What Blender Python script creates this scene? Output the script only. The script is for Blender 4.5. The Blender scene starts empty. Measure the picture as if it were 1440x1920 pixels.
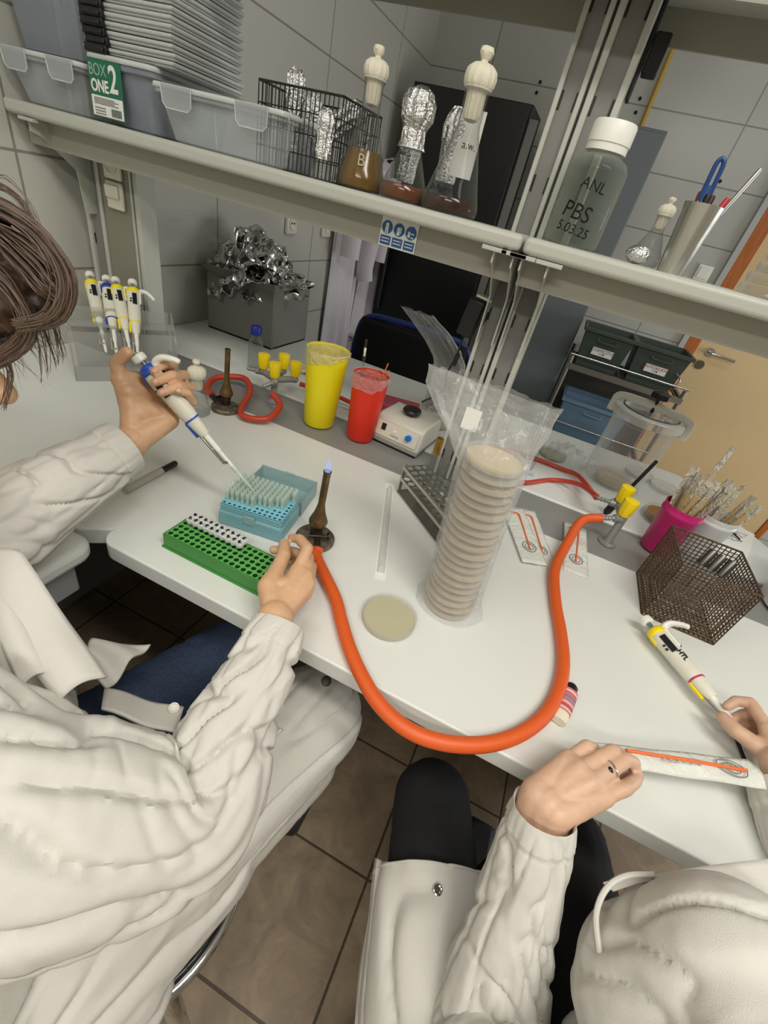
import bpy, math, random
from mathutils import Vector, Matrix, noise
C = bpy.context.scene.collection
PI = math.pi
# ---------------------------------------------------------------- camera
CAMPOS = Vector((0, 0, 1.45)); F = 819.09
R0 = Vector((0.89651085, 0.39015435, 0.20987585))     # image right
R1 = Vector((0.39047828, -0.4721053, -0.79034379))    # image down
R2 = Vector((-0.20927256, 0.79050374, -0.57559432))   # view direction
cam = bpy.data.objects.new('camera', bpy.data.cameras.new('camera')); C.objects.link(cam)
cam.matrix_world = Matrix(((R0.x, -R1.x, -R2.x, 0), (R0.y, -R1.y, -R2.y, 0), (R0.z, -R1.z, -R2.z, 1.45), (0, 0, 0, 1)))
cam.data.sensor_fit = 'HORIZONTAL'; cam.data.sensor_width = 36; cam.data.lens = F * 36 / 1440
cam.data.clip_start = 0.02; cam.data.clip_end = 50
bpy.context.scene.camera = cam
# ---------------------------------------------------------------- light and exposure
vs = bpy.context.scene.view_settings
vs.view_transform = 'Standard'; vs.look = 'None'; vs.gamma = 1; vs.exposure = -0.17; vs.use_curve_mapping = False
W = bpy.data.worlds.new('world'); bpy.context.scene.world = W; W.use_nodes = True
W.node_tree.nodes['Background'].inputs[0].default_value = (0.86, 0.85, 0.80, 1)
W.node_tree.nodes['Background'].inputs[1].default_value = 0.11
def area(name, loc, size, energy, color=(1, .97, .90), rot=(0, 0, 0)):
    l = bpy.data.lights.new(name, 'AREA'); l.shape = 'RECTANGLE'; l.size, l.size_y = size; l.energy = energy; l.color = color
    o = bpy.data.objects.new(name, l); C.objects.link(o); o.location = loc; o.rotation_euler = rot; return o
area('fill_lamp', (0.75, -0.15, 2.72), (1.25, 0.30), 30)
area('fill_lamp', (0.05, -1.35, 2.72), (1.25, 0.30), 30)
area('fill_lamp', (-0.9, -0.35, 2.72), (1.25, 0.30), 8)  # weak fill light, added on the left to soften the shading
area('fill_lamp', (0.9, 1.9, 2.72), (1.25, 0.30), 7, (.97, .98, 1))
area('door_fill_light', (3.06, 2.0, 1.15), (1.0, 1.5), 34, (.95, .98, 1), (0, PI / 2, 0))  # added fill light, brightens the door and lower back wall
# ---------------------------------------------------------------- pixel ray helpers (give points on real surfaces)
def ray(px, py): return R0 * (px - 720) + R1 * (py - 960) + R2 * F
def hz(px, py, z): r = ray(px, py); return CAMPOS + r * ((z - 1.45) / r.z)
def hy(px, py, y): r = ray(px, py); return CAMPOS + r * (y / r.y)
def hx(px, py, x): r = ray(px, py); return CAMPOS + r * (x / r.x)
def at(px, py, d): return CAMPOS + ray(px, py) * (d / F)
# ---------------------------------------------------------------- materials
MATS = {}
def s2l(c):
    return tuple(((v / 255) / 12.92 if v / 255 <= .04045 else ((v / 255 + .055) / 1.055) ** 2.4) for v in c)
def nt(name):
    m = bpy.data.materials.new(name); m.use_nodes = True; n = m.node_tree; return m, n, n.nodes['Principled BSDF']
def mat(name, rgb, rough=.5, metal=0., spec=.5, bump=0., bscale=200., var=0., vscale=20., sss=0., emit=0., coat=0., alpha=1., stretch=None, bdist=.001):
    if name in MATS: return MATS[name]
    m, n, p = nt(name); col = s2l(rgb)
    p.inputs['Base Color'].default_value = (*col, 1); p.inputs['Roughness'].default_value = rough
    p.inputs['Metallic'].default_value = metal; p.inputs['Specular IOR Level'].default_value = spec
    p.inputs['Coat Weight'].default_value = coat
    if sss: p.inputs['Subsurface Weight'].default_value = sss; p.inputs['Subsurface Radius'].default_value = (.012, .004, .002); p.inputs['Subsurface Scale'].default_value = .5
    if emit: p.inputs['Emission Color'].default_value = (*col, 1); p.inputs['Emission Strength'].default_value = emit
    if alpha < 1: p.inputs['Alpha'].default_value = alpha
    tc = n.nodes.new('ShaderNodeTexCoord'); mp = n.nodes.new('ShaderNodeMapping'); n.links.new(tc.outputs['Object'], mp.inputs[0])
    if stretch: mp.inputs['Scale'].default_value = stretch
    if var or bump:
        ns = n.nodes.new('ShaderNodeTexNoise'); ns.inputs['Scale'].default_value = vscale; ns.inputs['Detail'].default_value = 6
        n.links.new(mp.outputs[0], ns.inputs['Vector'])
    if var:
        mx = n.nodes.new('ShaderNodeMix'); mx.data_type = 'RGBA'
        mr = n.nodes.new('ShaderNodeMapRange'); mr.inputs[1].default_value = .3; mr.inputs[2].default_value = .7
        n.links.new(ns.outputs['Fac'], mr.inputs[0]); n.links.new(mr.outputs[0], mx.inputs[0])
        mx.inputs[6].default_value = tuple(c * (1 - var) for c in col) + (1,); mx.inputs[7].default_value = tuple(min(1, c * (1 + var)) for c in col) + (1,)
        n.links.new(mx.outputs[2], p.inputs['Base Color'])
    if bump:
        nb = n.nodes.new('ShaderNodeTexNoise'); nb.inputs['Scale'].default_value = bscale; nb.inputs['Detail'].default_value = 3
        n.links.new(mp.outputs[0], nb.inputs['Vector'])
        b = n.nodes.new('ShaderNodeBump'); b.inputs['Strength'].default_value = bump; b.inputs['Distance'].default_value = bdist
        n.links.new(nb.outputs['Fac'], b.inputs['Height']); n.links.new(b.outputs[0], p.inputs['Normal'])
    MATS[name] = m; return m
def clear(name, rgb=(255, 255, 255), body=.10, edge=.7, rough=.08, tint=None, wrinkle=0., wscale=25., blend=.35):
    """thin clear plastic or glass: straight-through light with a tint, plus a glossy or milky film stronger at grazing angles"""
    if name in MATS: return MATS[name]
    m, n, p = nt(name); p.inputs['Base Color'].default_value = (*s2l(rgb), 1); p.inputs['Roughness'].default_value = rough
    t = n.nodes.new('ShaderNodeBsdfTransparent'); t.inputs[0].default_value = (*s2l(tint or (250, 250, 250)), 1)
    lw = n.nodes.new('ShaderNodeLayerWeight'); lw.inputs[0].default_value = blend
    mr = n.nodes.new('ShaderNodeMapRange'); mr.inputs[3].default_value = body; mr.inputs[4].default_value = edge
    mx = n.nodes.new('ShaderNodeMixShader'); n.links.new(lw.outputs['Facing'], mr.inputs[0]); n.links.new(mr.outputs[0], mx.inputs[0])
    n.links.new(t.outputs[0], mx.inputs[1]); n.links.new(p.outputs[0], mx.inputs[2]); n.links.new(mx.outputs[0], n.nodes['Material Output'].inputs[0])
    if wrinkle:
        nb = n.nodes.new('ShaderNodeTexNoise'); nb.inputs['Scale'].default_value = wscale; nb.inputs['Detail'].default_value = 4; nb.inputs['Distortion'].default_value = 1.5
        tc = n.nodes.new('ShaderNodeTexCoord'); n.links.new(tc.outputs['Object'], nb.inputs['Vector'])
        b = n.nodes.new('ShaderNodeBump'); b.inputs['Strength'].default_value = wrinkle; b.inputs['Distance'].default_value = .02
        n.links.new(nb.outputs['Fac'], b.inputs['Height']); n.links.new(b.outputs[0], p.inputs['Normal']); n.links.new(b.outputs[0], lw.inputs['Normal'])
    MATS[name] = m; return m
def brickmat(name, c1, c2, mortar, bw, rh, off, axes, rough=.3, msize=.0035, mott=0., offset=0.):
    m, n, p = nt(name); tc = n.nodes.new('ShaderNodeTexCoord'); sp = n.nodes.new('ShaderNodeSeparateXYZ'); cb = n.nodes.new('ShaderNodeCombineXYZ')
    n.links.new(tc.outputs['Object'], sp.inputs[0])
    for k in (0, 1):
        a = n.nodes.new('ShaderNodeMath'); a.operation = 'SUBTRACT'; a.inputs[1].default_value = off[k]
        n.links.new(sp.outputs[axes[k]], a.inputs[0]); n.links.new(a.outputs[0], cb.inputs[k])
    bt = n.nodes.new('ShaderNodeTexBrick'); bt.offset = offset; bt.inputs['Scale'].default_value = 1; bt.inputs['Brick Width'].default_value = bw; bt.inputs['Row Height'].default_value = rh
    bt.inputs['Mortar Size'].default_value = msize; bt.inputs['Mortar Smooth'].default_value = .3
    bt.inputs['Color1'].default_value = (*s2l(c1), 1); bt.inputs['Color2'].default_value = (*s2l(c2), 1); bt.inputs['Mortar'].default_value = (*s2l(mortar), 1)
    n.links.new(cb.outputs[0], bt.inputs['Vector']); out = bt.outputs['Color']
    if mott:
        ns = n.nodes.new('ShaderNodeTexNoise'); ns.inputs['Scale'].default_value = 9; ns.inputs['Detail'].default_value = 9; ns.inputs['Roughness'].default_value = .7; ns.inputs['Distortion'].default_value = 1.2
        n.links.new(tc.outputs['Object'], ns.inputs['Vector'])
        mr = n.nodes.new('ShaderNodeMapRange'); mr.inputs[1].default_value = .3; mr.inputs[2].default_value = .72; mr.inputs[3].default_value = 1 - mott; mr.inputs[4].default_value = 1 + mott
        n.links.new(ns.outputs['Fac'], mr.inputs[0])
        mx = n.nodes.new('ShaderNodeMix'); mx.data_type = 'RGBA'; mx.blend_type = 'MULTIPLY'; mx.inputs[0].default_value = 1
        n.links.new(out, mx.inputs[6]); n.links.new(mr.outputs[0], mx.inputs[7]); out = mx.outputs[2]
    n.links.new(out, p.inputs['Base Color']); p.inputs['Roughness'].default_value = rough
    b = n.nodes.new('ShaderNodeBump'); b.inputs['Strength'].default_value = .4; b.inputs['Distance'].default_value = .002; b.invert = True
    n.links.new(bt.outputs['Fac'], b.inputs['Height']); n.links.new(b.outputs[0], p.inputs['Normal'])
    return m
M = mat
bench_m = M('bench laminate', (222, 224, 219), .38, var=.015, vscale=3)
strip_m = M('grey service strip', (138, 138, 134), .45)
steelpaint = M('grey painted steel', (186, 187, 178), .4)
steelpaint_d = M('darker slotted steel', (126, 124, 120), .5)
railgrey = M('grey shelf rail', (158, 156, 144), .55)
white_pl = M('white plastic', (236, 236, 228), .35)
cream_pl = M('cream plastic', (224, 221, 205), .35)
yellow_pl = M('yellow plastic', (242, 215, 20), .4)
bucket_y = M('yellow bucket plastic', (238, 222, 10), .42)
bucket_r = M('red bucket plastic', (222, 44, 18), .42)
blue_pl = M('blue plastic', (45, 80, 170), .35)
black_pl = M('black plastic', (20, 20, 22), .4)
black_m = M('black metal', (22, 21, 20), .45)
chrome = M('chrome', (205, 205, 205), .12, 1.)
steel = M('brushed steel', (196, 194, 186), .38, 1., bump=.2, bscale=60, stretch=(1, 1, .05))
foil = M('aluminium foil', (225, 225, 225), .24, 1., bump=1., bscale=230, bdist=.004)
foil_sheet = M('foil sheet', (200, 200, 200), .16, 1., bump=.6, bscale=60)
brass = M('tarnished brass', (118, 98, 66), .42, .85, var=.35, vscale=60)
castm = M('stained burner base', (112, 102, 88), .5, .55, var=.6, vscale=70)
castdark = M('dark burner metal', (62, 55, 46), .45, .7, var=.4, vscale=60)
hose_m = M('orange rubber hose', (218, 92, 34), .42, bump=.35, bscale=900)
hose_r = M('red rubber hose', (186, 62, 40), .4)
greyvalve = M('grey valve body', (146, 146, 143), .35, .3)
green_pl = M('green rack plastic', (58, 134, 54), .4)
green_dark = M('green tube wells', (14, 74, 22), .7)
cotton = M('cotton wool', (232, 226, 206), .95, bump=.8, bscale=500)
paper_m = M('white paper', (235, 235, 228), .8)
label_w = M('white label', (228, 228, 224), .7)
ink = M('black ink', (18, 18, 24), .6)
ink_grey = M('grey print', (120, 125, 122), .7)
agar = M('agar gel', (200, 190, 152), .3)
agar_pk = M('warm agar gel', (226, 200, 152), .32)
magenta = M('magenta cup plastic', (196, 34, 112), .4)
white_tr = clear('frosted white plastic', (232, 236, 238), .55, .9, .35, wrinkle=0)
petri_c = clear('petri dish plastic', (240, 238, 228), .05, .42, .07)
glass_c = clear('clear glass', (120, 126, 120), .05, .72, .04, blend=.28)
bottle_c = clear('bottle glass', (160, 166, 160), .06, .70, .05, (236, 238, 232), wrinkle=.05, wscale=8)
bag_c = clear('clear bag film', (240, 242, 240), .10, .42, .12, wrinkle=.9, wscale=16)
bag_t = clear('milky bag film', (226, 228, 226), .20, .55, .10, wrinkle=1., wscale=9)
box_c = clear('clear storage box', (196, 202, 206), .22, .80, .15)
rim_c = clear('box rim plastic', (232, 236, 236), .55, .95, .15)
lid_c = clear('milky box lids', (225, 228, 226), .55, .95, .3)
box_b = clear('bluish storage box', (160, 167, 180), .34, .82, .2)
teal_c = clear('teal box plastic', (140, 196, 208), .62, .92, .3)
teal_l = clear('teal lid plastic', (160, 192, 194), .62, .9, .35)
tip_c = clear('pipette tip plastic', (226, 240, 228), .40, .85, .25)
acryl = clear('clear acrylic', (190, 190, 186), .22, .6, .1)
amber_c = M('amber liquid', (112, 80, 18), .15)
brown_c = M('brown liquid', (104, 54, 14), .15)
tealrack = M('teal tip deck', (128, 196, 214), .4)
cord_m = M('black cable', (16, 16, 16), .5)
# ---------------------------------------------------------------- mesh builder
def fr(p0, d, up=Vector((0, 0, 1))):
    """frame at p0 with local z along d"""
    z = Vector(d).normalized(); x = Vector(up).cross(z)
    if x.length < 1e-4: x = Vector((1, 0, 0))
    x.normalize(); y = z.cross(x)
    return Matrix(((x.x, y.x, z.x, p0[0]), (x.y, y.y, z.y, p0[1]), (x.z, y.z, z.z, p0[2]), (0, 0, 0, 1)))
def cat(pts, n=8, closed=False):
    pts = [Vector(p) for p in pts]; out = []; N = len(pts)
    rng = range(N if closed else N - 1)
    for i in rng:
        g = (lambda k: pts[k % N]) if closed else (lambda k: pts[max(0, min(N - 1, k))])
        a, b, c, d = g(i - 1), g(i), g(i + 1), g(i + 2)
        for k in range(n):
            t = k / n
            out.append(.5 * ((2 * b) + (c - a) * t + (2 * a - 5 * b + 4 * c - d) * t * t + (3 * b - a - 3 * c + d) * t ** 3))
    if not closed: out.append(pts[-1])
    return out
class MB:
    def __init__(s): s.v = []; s.f = []; s.m = Matrix.Identity(4)
    def add(s, vs_, fs):
        k = len(s.v); s.v += [tuple(s.m @ Vector(v)) for v in vs_]; s.f += [tuple(i + k for i in f) for f in fs]; return s
    def box(s, x0, x1, y0, y1, z0, z1):
        return s.add([(x, y, z) for z in (z0, z1) for y in (y0, y1) for x in (x0, x1)], [(0, 2, 3, 1), (4, 5, 7, 6), (0, 1, 5, 4), (2, 6, 7, 3), (0, 4, 6, 2), (1, 3, 7, 5)])
    def lathe(s, prof, n=32, ex=1., ey=1., cap0=True, cap1=True, wob=None):
        vs_ = []; fs = []
        for i, (r, z) in enumerate(prof):
            for k in range(n):
                a = 2 * PI * k / n; rr = r + (wob(a, z) if wob else 0)
                vs_.append((rr * ex * math.cos(a), rr * ey * math.sin(a), z))
        for i in range(len(prof) - 1):
            for k in range(n):
                k2 = (k + 1) % n; fs.append((i * n + k, i * n + k2, (i + 1) * n + k2, (i + 1) * n + k))
        if cap0: fs.append(tuple(range(n - 1, -1, -1)))
        if cap1: fs.append(tuple((len(prof) - 1) * n + k for k in range(n)))
        return s.add(vs_, fs)
    def tube(s, pts, r, n=10, closed=False, ex=1., up=None):
        pts = [Vector(p) for p in pts]; N = len(pts); rr = r if isinstance(r, (list, tuple)) else [r] * N
        t0 = (pts[1] - pts[0]).normalized(); u = Vector(up) if up else (Vector((0, 0, 1)) if abs(t0.z) < .9 else Vector((1, 0, 0)))
        x = u.cross(t0).normalized(); vs_ = []; fs = []
        for i in range(N):
            if closed: t = (pts[(i + 1) % N] - pts[i - 1]).normalized()
            else: t = (pts[min(i + 1, N - 1)] - pts[max(i - 1, 0)]).normalized()
            x = (x - t * x.dot(t)).normalized(); y = t.cross(x)
            for k in range(n):
                a = 2 * PI * k / n; vs_.append(pts[i] + (x * math.cos(a) * ex + y * math.sin(a)) * rr[i])
        for i in range(N if closed else N - 1):
            j = (i + 1) % N
            for k in range(n):
                k2 = (k + 1) % n; fs.append((i * n + k, i * n + k2, j * n + k2, j * n + k))
        if not closed: fs.append(tuple(range(n - 1, -1, -1))); fs.append(tuple((N - 1) * n + k for k in range(n)))
        return s.add(vs_, fs)
    def cyl(s, p0, p1, r0, r1=None, n=16):
        return s.tube([p0, p1], [r0, r0 if r1 is None else r1], n)
    def prism(s, poly, z0, z1):
        n = len(poly)
        return s.add([(x, y, z) for z in (z0, z1) for x, y in poly], [tuple(range(n - 1, -1, -1)), tuple(range(n, 2 * n))] + [(k, (k + 1) % n, n + (k + 1) % n, n + k) for k in range(n)])
    def grid(s, rows, closed=False):
        n = len(rows[0]); vs_ = [p for r in rows for p in r]; fs = []
        for i in range(len(rows) - 1):
            for k in range(n if closed else n - 1):
                k2 = (k + 1) % n; fs.append((i * n + k, i * n + k2, (i + 1) * n + k2, (i + 1) * n + k))
        return s.add(vs_, fs)
    def ball(s, c, r, n=16, sc=(1, 1, 1), wob=None):
        rows = []
        for i in range(n // 2 + 1):
            ph = PI * i / (n // 2); row = []
            for k in range(n):
                a = 2 * PI * k / n; d = Vector((math.sin(ph) * math.cos(a) * sc[0], math.sin(ph) * math.sin(a) * sc[1], -math.cos(ph) * sc[2]))
                row.append(Vector(c) + d * (r * (1 + (wob(d) if wob else 0))))
            rows.append(row)
        return s.grid(rows, True)
    def build(s, name, mt, parent=None, smooth=True, bevel=0., solid=0., sub=0, ang=40):
        me = bpy.data.meshes.new(name); me.from_pydata(s.v, [], s.f); me.validate()
        if isinstance(mt, (list, tuple)):
            for q in mt: me.materials.append(q)
        else: me.materials.append(mt)
        if smooth:
            me.shade_smooth(); me.set_sharp_from_angle(angle=math.radians(ang))
        o = bpy.data.objects.new(name, me); C.objects.link(o)
        if parent: o.parent = parent
        if solid: q = o.modifiers.new('s', 'SOLIDIFY'); q.thickness = solid; q.offset = 0
        if sub: q = o.modifiers.new('u', 'SUBSURF'); q.levels = q.render_levels = sub
        if bevel: q = o.modifiers.new('b', 'BEVEL'); q.width = bevel; q.segments = 2; q.limit_method = 'ANGLE'; q.angle_limit = .7
        return o
def tag(o, label, cat_, group=None, kind=None):
    o['label'] = label; o['category'] = cat_
    if group: o['group'] = group
    if kind: o['kind'] = kind
    return o
def thing(name, label, cat_, loc=(0, 0, 0), rz=0., group=None, mtx=None):
    o = bpy.data.objects.new(name, None); C.objects.link(o); o.empty_display_size = .02
    if mtx is not None: o.matrix_world = mtx
    else: o.location = loc; o.rotation_euler = (0, 0, rz)
    return tag(o, label, cat_, group)
def struct(o): o['kind'] = 'structure'; return o
def plabel(o, t): o['label'] = t; return o
def dup(root, loc=None, rz=None, label=None, mtx=None):
    r = root.copy(); C.objects.link(r)
    if mtx is not None: r.matrix_world = mtx
    if loc is not None: r.location = loc
    if rz is not None: r.rotation_euler = (0, 0, rz)
    if label: r['label'] = label
    for ch in root.children:
        c = ch.copy(); C.objects.link(c); c.parent = r
        for g in ch.children: d = g.copy(); C.objects.link(d); d.parent = c
    return r
def textmesh(name, body, size, mt, parent, mtx, warp=None, bold=0., extr=.0003, xs=1.):
    cu = bpy.data.curves.new(name, 'FONT'); cu.body = body; cu.size = size; cu.extrude = extr; cu.offset = bold; cu.align_x = 'CENTER'; cu.align_y = 'CENTER'
    o = bpy.data.objects.new('tmp', cu); C.objects.link(o); dg = bpy.context.evaluated_depsgraph_get(); dg.update()
    me = bpy.data.meshes.new_from_object(o.evaluated_get(dg)); bpy.data.objects.remove(o); bpy.data.curves.remove(cu)
    if xs != 1:
        for v in me.vertices: v.co.x *= xs
    if warp:
        for v in me.vertices: v.co = warp(v.co)
    else: me.transform(mtx)
    me.materials.clear(); me.materials.append(mt); me.name = name
    q = bpy.data.objects.new(name, me); C.objects.link(q)
    if parent: q.parent = parent
    return q
rnd = random.Random(4)
# ---------------------------------------------------------------- the setting
BZ = .9
floor_m = brickmat('floor tiles', (158, 139, 116), (152, 133, 110), (84, 70, 56), .3095, .32, (.0985, .12), (0, 1), .42, .004, .32)
wall_l = brickmat('left wall tiles', (196, 195, 186), (193, 192, 183), (140, 137, 126), .684, .2525, (.873, 1.0965), (1, 2), .25)
wall_b = brickmat('back wall tiles', (186, 187, 180), (183, 184, 177), (128, 127, 118), .684, .2525, (.412, 1.0965), (0, 2), .25)
struct(MB().box(-1.42, 3.2, -2.4, 3.48, -.1, 0).build('floor', floor_m, smooth=False))
struct(MB().box(-1.42, -1.32, -2.4, 3.48, 0, 2.8).build('wall_left', wall_l, smooth=False))
struct(MB().box(-1.32, .73, 3.38, 3.48, 0, 2.8).box(.73, 1.79, 3.38, 3.48, 2.06, 2.8).box(1.79, 3.2, 3.38, 3.48, 0, 2.8).build('wall_back', wall_b, smooth=False))
plain = M('white wall paint', (205, 203, 194), .8)
struct(MB().box(3.1, 3.2, -2.4, 3.48, 0, 2.8).build('wall_right', plain, smooth=False))
struct(MB().box(-1.42, 3.2, -2.5, -2.4, 0, 2.8).build('wall_front', plain, smooth=False))
struct(MB().box(-1.42, 3.2, -2.5, 3.48, 2.8, 2.9).build('ceiling', M('ceiling paint', (208, 206, 198), .9), smooth=False))
wn = bpy.data.objects.new('added_window_1', None); C.objects.link(wn); wn['kind'] = 'structure'; wn.location = (3.09, 2.0, 1.15)  # unseen window frame, added to go with the fill light beside it
for nm, a_ in (('sill', (-.06, .0, -.80, .80, -.56, -.52)), ('frame_top', (-.03, .0, -.80, .80, .50, .54)), ('frame_side', (-.03, .0, -.80, -.76, -.52, .50)), ('frame_side', (-.03, .0, .76, .80, -.52, .50))): MB().box(*a_).build(nm, plain, wn, bevel=.002)
# door in the back wall
doorm = M('beige door laminate', (212, 186, 140), .5, var=.03, vscale=2)
framew = M('orange brown wood frame', (176, 98, 36), .5, var=.2, vscale=30, stretch=(3, 3, .3))
greyframe = M('grey door frame', (178, 180, 178), .5)
d = bpy.data.objects.new('door_1', None); C.objects.link(d); d['kind'] = 'structure'; d.location = (.752, 3.38, 0)
MB().box(.02, 1.0, -.012, .03, .01, 2.04).build('door_leaf', doorm, d, bevel=.002)
MB().box(-.05, .02, -.02, .05, 0, 2.06).box(1.0, 1.04, -.02, .05, 0, 2.06).box(-.05, 1.04, -.02, .05, 2.04, 2.09).build('door_frame', framew, d, bevel=.003)
MB().box(-.085, -.052, -.03, .02, 0, 2.1).build('door_trim', greyframe, d, bevel=.002)
h = MB().cyl((.10, -.02, 1.10), (.10, -.012, 1.10), .026, n=24).cyl((.10, -.055, 1.10), (.10, -.012, 1.10), .011).tube(cat([(.10, -.055, 1.10), (.13, -.058, 1.10), (.235, -.058, 1.095)], 4), .0095).build('door_handle', chrome, d)
MB().cyl((.085, -.022, 1.02), (.085, -.012, 1.02), .026, n=24).cyl((.085, -.024, 1.02), (.085, -.012, 1.02), .009).build('lock_rosette', M('dull lock metal', (120, 116, 104), .35, 1.), d)
# worktops
def worktop(name, poly, label, z0=BZ - .034, z1=BZ):
    o = MB().prism(poly, z0, z1).build(name, bench_m, bevel=.012); o.modifiers['b'].segments = 4
    return tag(o, label, 'worktop')
def arc(cx, cy, r, a0, a1, n=8): return [(cx + r * math.cos(a0 + (a1 - a0) * k / n), cy + r * math.sin(a0 + (a1 - a0) * k / n)) for k in range(n + 1)]
worktop('lab_worktop', [(-1.318, .372)] + arc(-.60, .365 - .0 , .0, 0, 0, 1)[:1] + arc(-.53, .395, .03, PI, PI * 1.5)[0:] + [(.87, .365), (.87, .93), (-1.318, .93)], 'long light grey worktop the two people work at')
worktop('lab_worktop', [(-1.318, -1.6), (-.556, -1.6)] + arc(-.586, .332, .03, 0, PI / 2) + [(-1.318, .364)], 'light grey side worktop along the left wall under the left arm')
worktop('lab_worktop', [(-1.318, 1.105), (.87, 1.105), (.87, 1.12), (.55, 1.645), (-1.318, 1.645)], 'light grey far worktop behind the shelf posts')
tag(MB().box(-1.318, .87, .931, 1.104, BZ - .05, BZ - .004).box(-1.25, .87, .931, .94, BZ - .05, BZ - .0015).box(-1.25, .87, 1.095, 1.104, BZ - .05, BZ - .0015).build('service_channel', strip_m, bevel=.001), 'grey service strip between the two halves of the bench', 'bench strip')
under_m = M('bench carcass', (120, 122, 122), .6)
tag(MB().box(-1.25, .70, 1.0, 1.04, .08, .85).box(.66, .70, .96, 1.6, 0, .855).box(-1.31, -1.25, .42, 1.6, 0, .855).build('bench_support', under_m, bevel=.003), 'grey panel frame under the long worktop', 'bench support')
tag(MB().box(-.66, -.575, -1.5, .33, .80, .865).box(-1.3, -.68, -1.5, .33, .10, .865).build('base_cabinet', M('side cabinet grey', (150, 152, 152), .55), bevel=.004), 'grey cabinet below the side worktop on the left', 'cabinet')
# ---------------------------------------------------------------- shelving unit on the service strip
YF, YR, YP = .865, 1.165, 1.0
def post(x0, x1, label, wide=None):
    t = thing('shelf_post', label, 'post', ((x0 + x1) / 2, YP, BZ))
    w = (x1 - x0) / 2; a = w * .62
    MB().box(-w, -a, -.002, .052, 0, 1.6).box(a, w, -.002, .052, 0, 1.6).build('side_flange', steelpaint, t, bevel=.0015)
    sl = MB().box(-a, a, .006, .05, 0, 1.6)
    for k in range(14):
        z = .05 + k * .112
        for sx in (-1, 1): sl.box(sx * a * .86 - .0018, sx * a * .86 + .0018, .0045, .0065, z, z + .024)
    o = sl.build('slotted_channel', [steelpaint_d, black_m], t)
    for i, pl in enumerate(o.data.polygons):
        if i > 5: pl.material_index = 1
    return t
post(-.166, -.121, 'grey slotted shelf post left of the dark gap')
post(-.116, -.060, 'grey slotted shelf post right of the dark gap')
t = post(-1.283, -1.218, 'grey slotted shelf post beside the left wall')
# socket panel next to the left post
t = thing('socket_column', 'grey column carrying two wall sockets under the shelf', 'socket column', (-1.155, YP, BZ))
colm = M('khaki grey column', (134, 132, 118), .5)
MB().box(-.058, .04, .0, .05, 0, 1.6).build('column_body', colm, t, bevel=.001)
MB().box(.04, .047, -.004, .052, 0, 1.6).box(.053, .066, -.004, .052, 0, 1.6).build('edge_rail', steelpaint, t, bevel=.001)
for k, zz in enumerate((.466, .402)):
    s = MB().box(-.035, .02, -.010, 0, zz - .03, zz + .03).build('socket_plate', cream_pl, t, bevel=.004)
    q = MB(); q.m = Matrix.Translation((-.008, -.0105, zz)) @ Matrix.Rotation(PI / 2, 4, 'X')
    if k == 0:
        q.lathe([(.019, 0), (.020, .002), (.017, .002), (.016, -.004)], 28); q.build('socket_well', cream_pl, s)
        MB().box(-.016, -.012, -.009, -.0075, zz + .004, zz + .009).box(-.003, .001, -.009, -.0075, zz - .004, zz + .001).box(-.012, -.004, -.009, -.0075, zz + .008, zz + .012).build('pin_holes', black_pl, s)
    else:
        q = MB().box(-.03, .012, -.018, -.010, zz - .006, zz + .022); q.build('socket_flap', cream_pl, s, bevel=.003)
# shelves
def shelf(x0, x1, label, zt=1.445, low=True):
    t = thing('wall_shelf' if 0 else 'bench_shelf', label, 'shelf', ((x0 + x1) / 2, YP, zt)); w = (x1 - x0) / 2
    o = MB().box(-w, w, YF - YP, YR - YP, -.026, 0).build('shelf_board', steelpaint, t, bevel=.008); o.modifiers['b'].segments = 4
    MB().box(-w + .003, w - .003, YF - YP + .045, YF - YP + .052, -.075, -.026).box(-w + .003, w - .003, YR - YP - .05, YR - YP - .044, -.07, -.026).build('shelf_rail', railgrey, t)
    return t
shelf(-1.318, -.1205, 'long grey shelf left of the posts, loaded with boxes and flasks')
shelf(-.1165, .70, 'grey shelf right of the posts, carrying the solution bottle')
shelf(-1.318, -.1205, 'upper grey shelf left of the posts at the top', 1.81)
shelf(-.1165, .70, 'upper grey shelf right of the posts at the top', 1.81)
def bracket(x, label, z=1.445):
    o = MB(); o.m = Matrix.Translation((x, 0, z)) @ Matrix.Rotation(PI / 2, 4, 'Y') @ Matrix.Rotation(0, 4, 'X')
    # outline in (down, y)
    poly = [(.030, YF + .004), (.024, YP + .01), (.20, YP + .01), (.20, YP - .026), (.11, YP - .034), (.080, YF + .060), (.058, YF + .030), (.050, YF + .004)]
    o.prism([(a, b) for a, b in poly], -.0015, .0015)
    q = o.build('shelf_bracket', steelpaint, bevel=.0006); MBq = MB().box(x - .022, x + .022, YF - .0035, YF + .012, z - .033, z - .0265).build('bracket_lip', steelpaint, None, bevel=.001)
    MBq.parent = q; return tag(q, label, 'bracket', 'shelf brackets')
bracket(-.160, 'steel shelf bracket on the left side of the left middle post')
bracket(-.126, 'steel shelf bracket just left of the dark gap between posts')
bracket(-.111, 'steel shelf bracket just right of the dark gap between posts')
bracket(-.066, 'steel shelf bracket on the right side of the right middle post')
bracket(-1.25, 'steel shelf bracket at the left wall end of the shelf')
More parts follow.
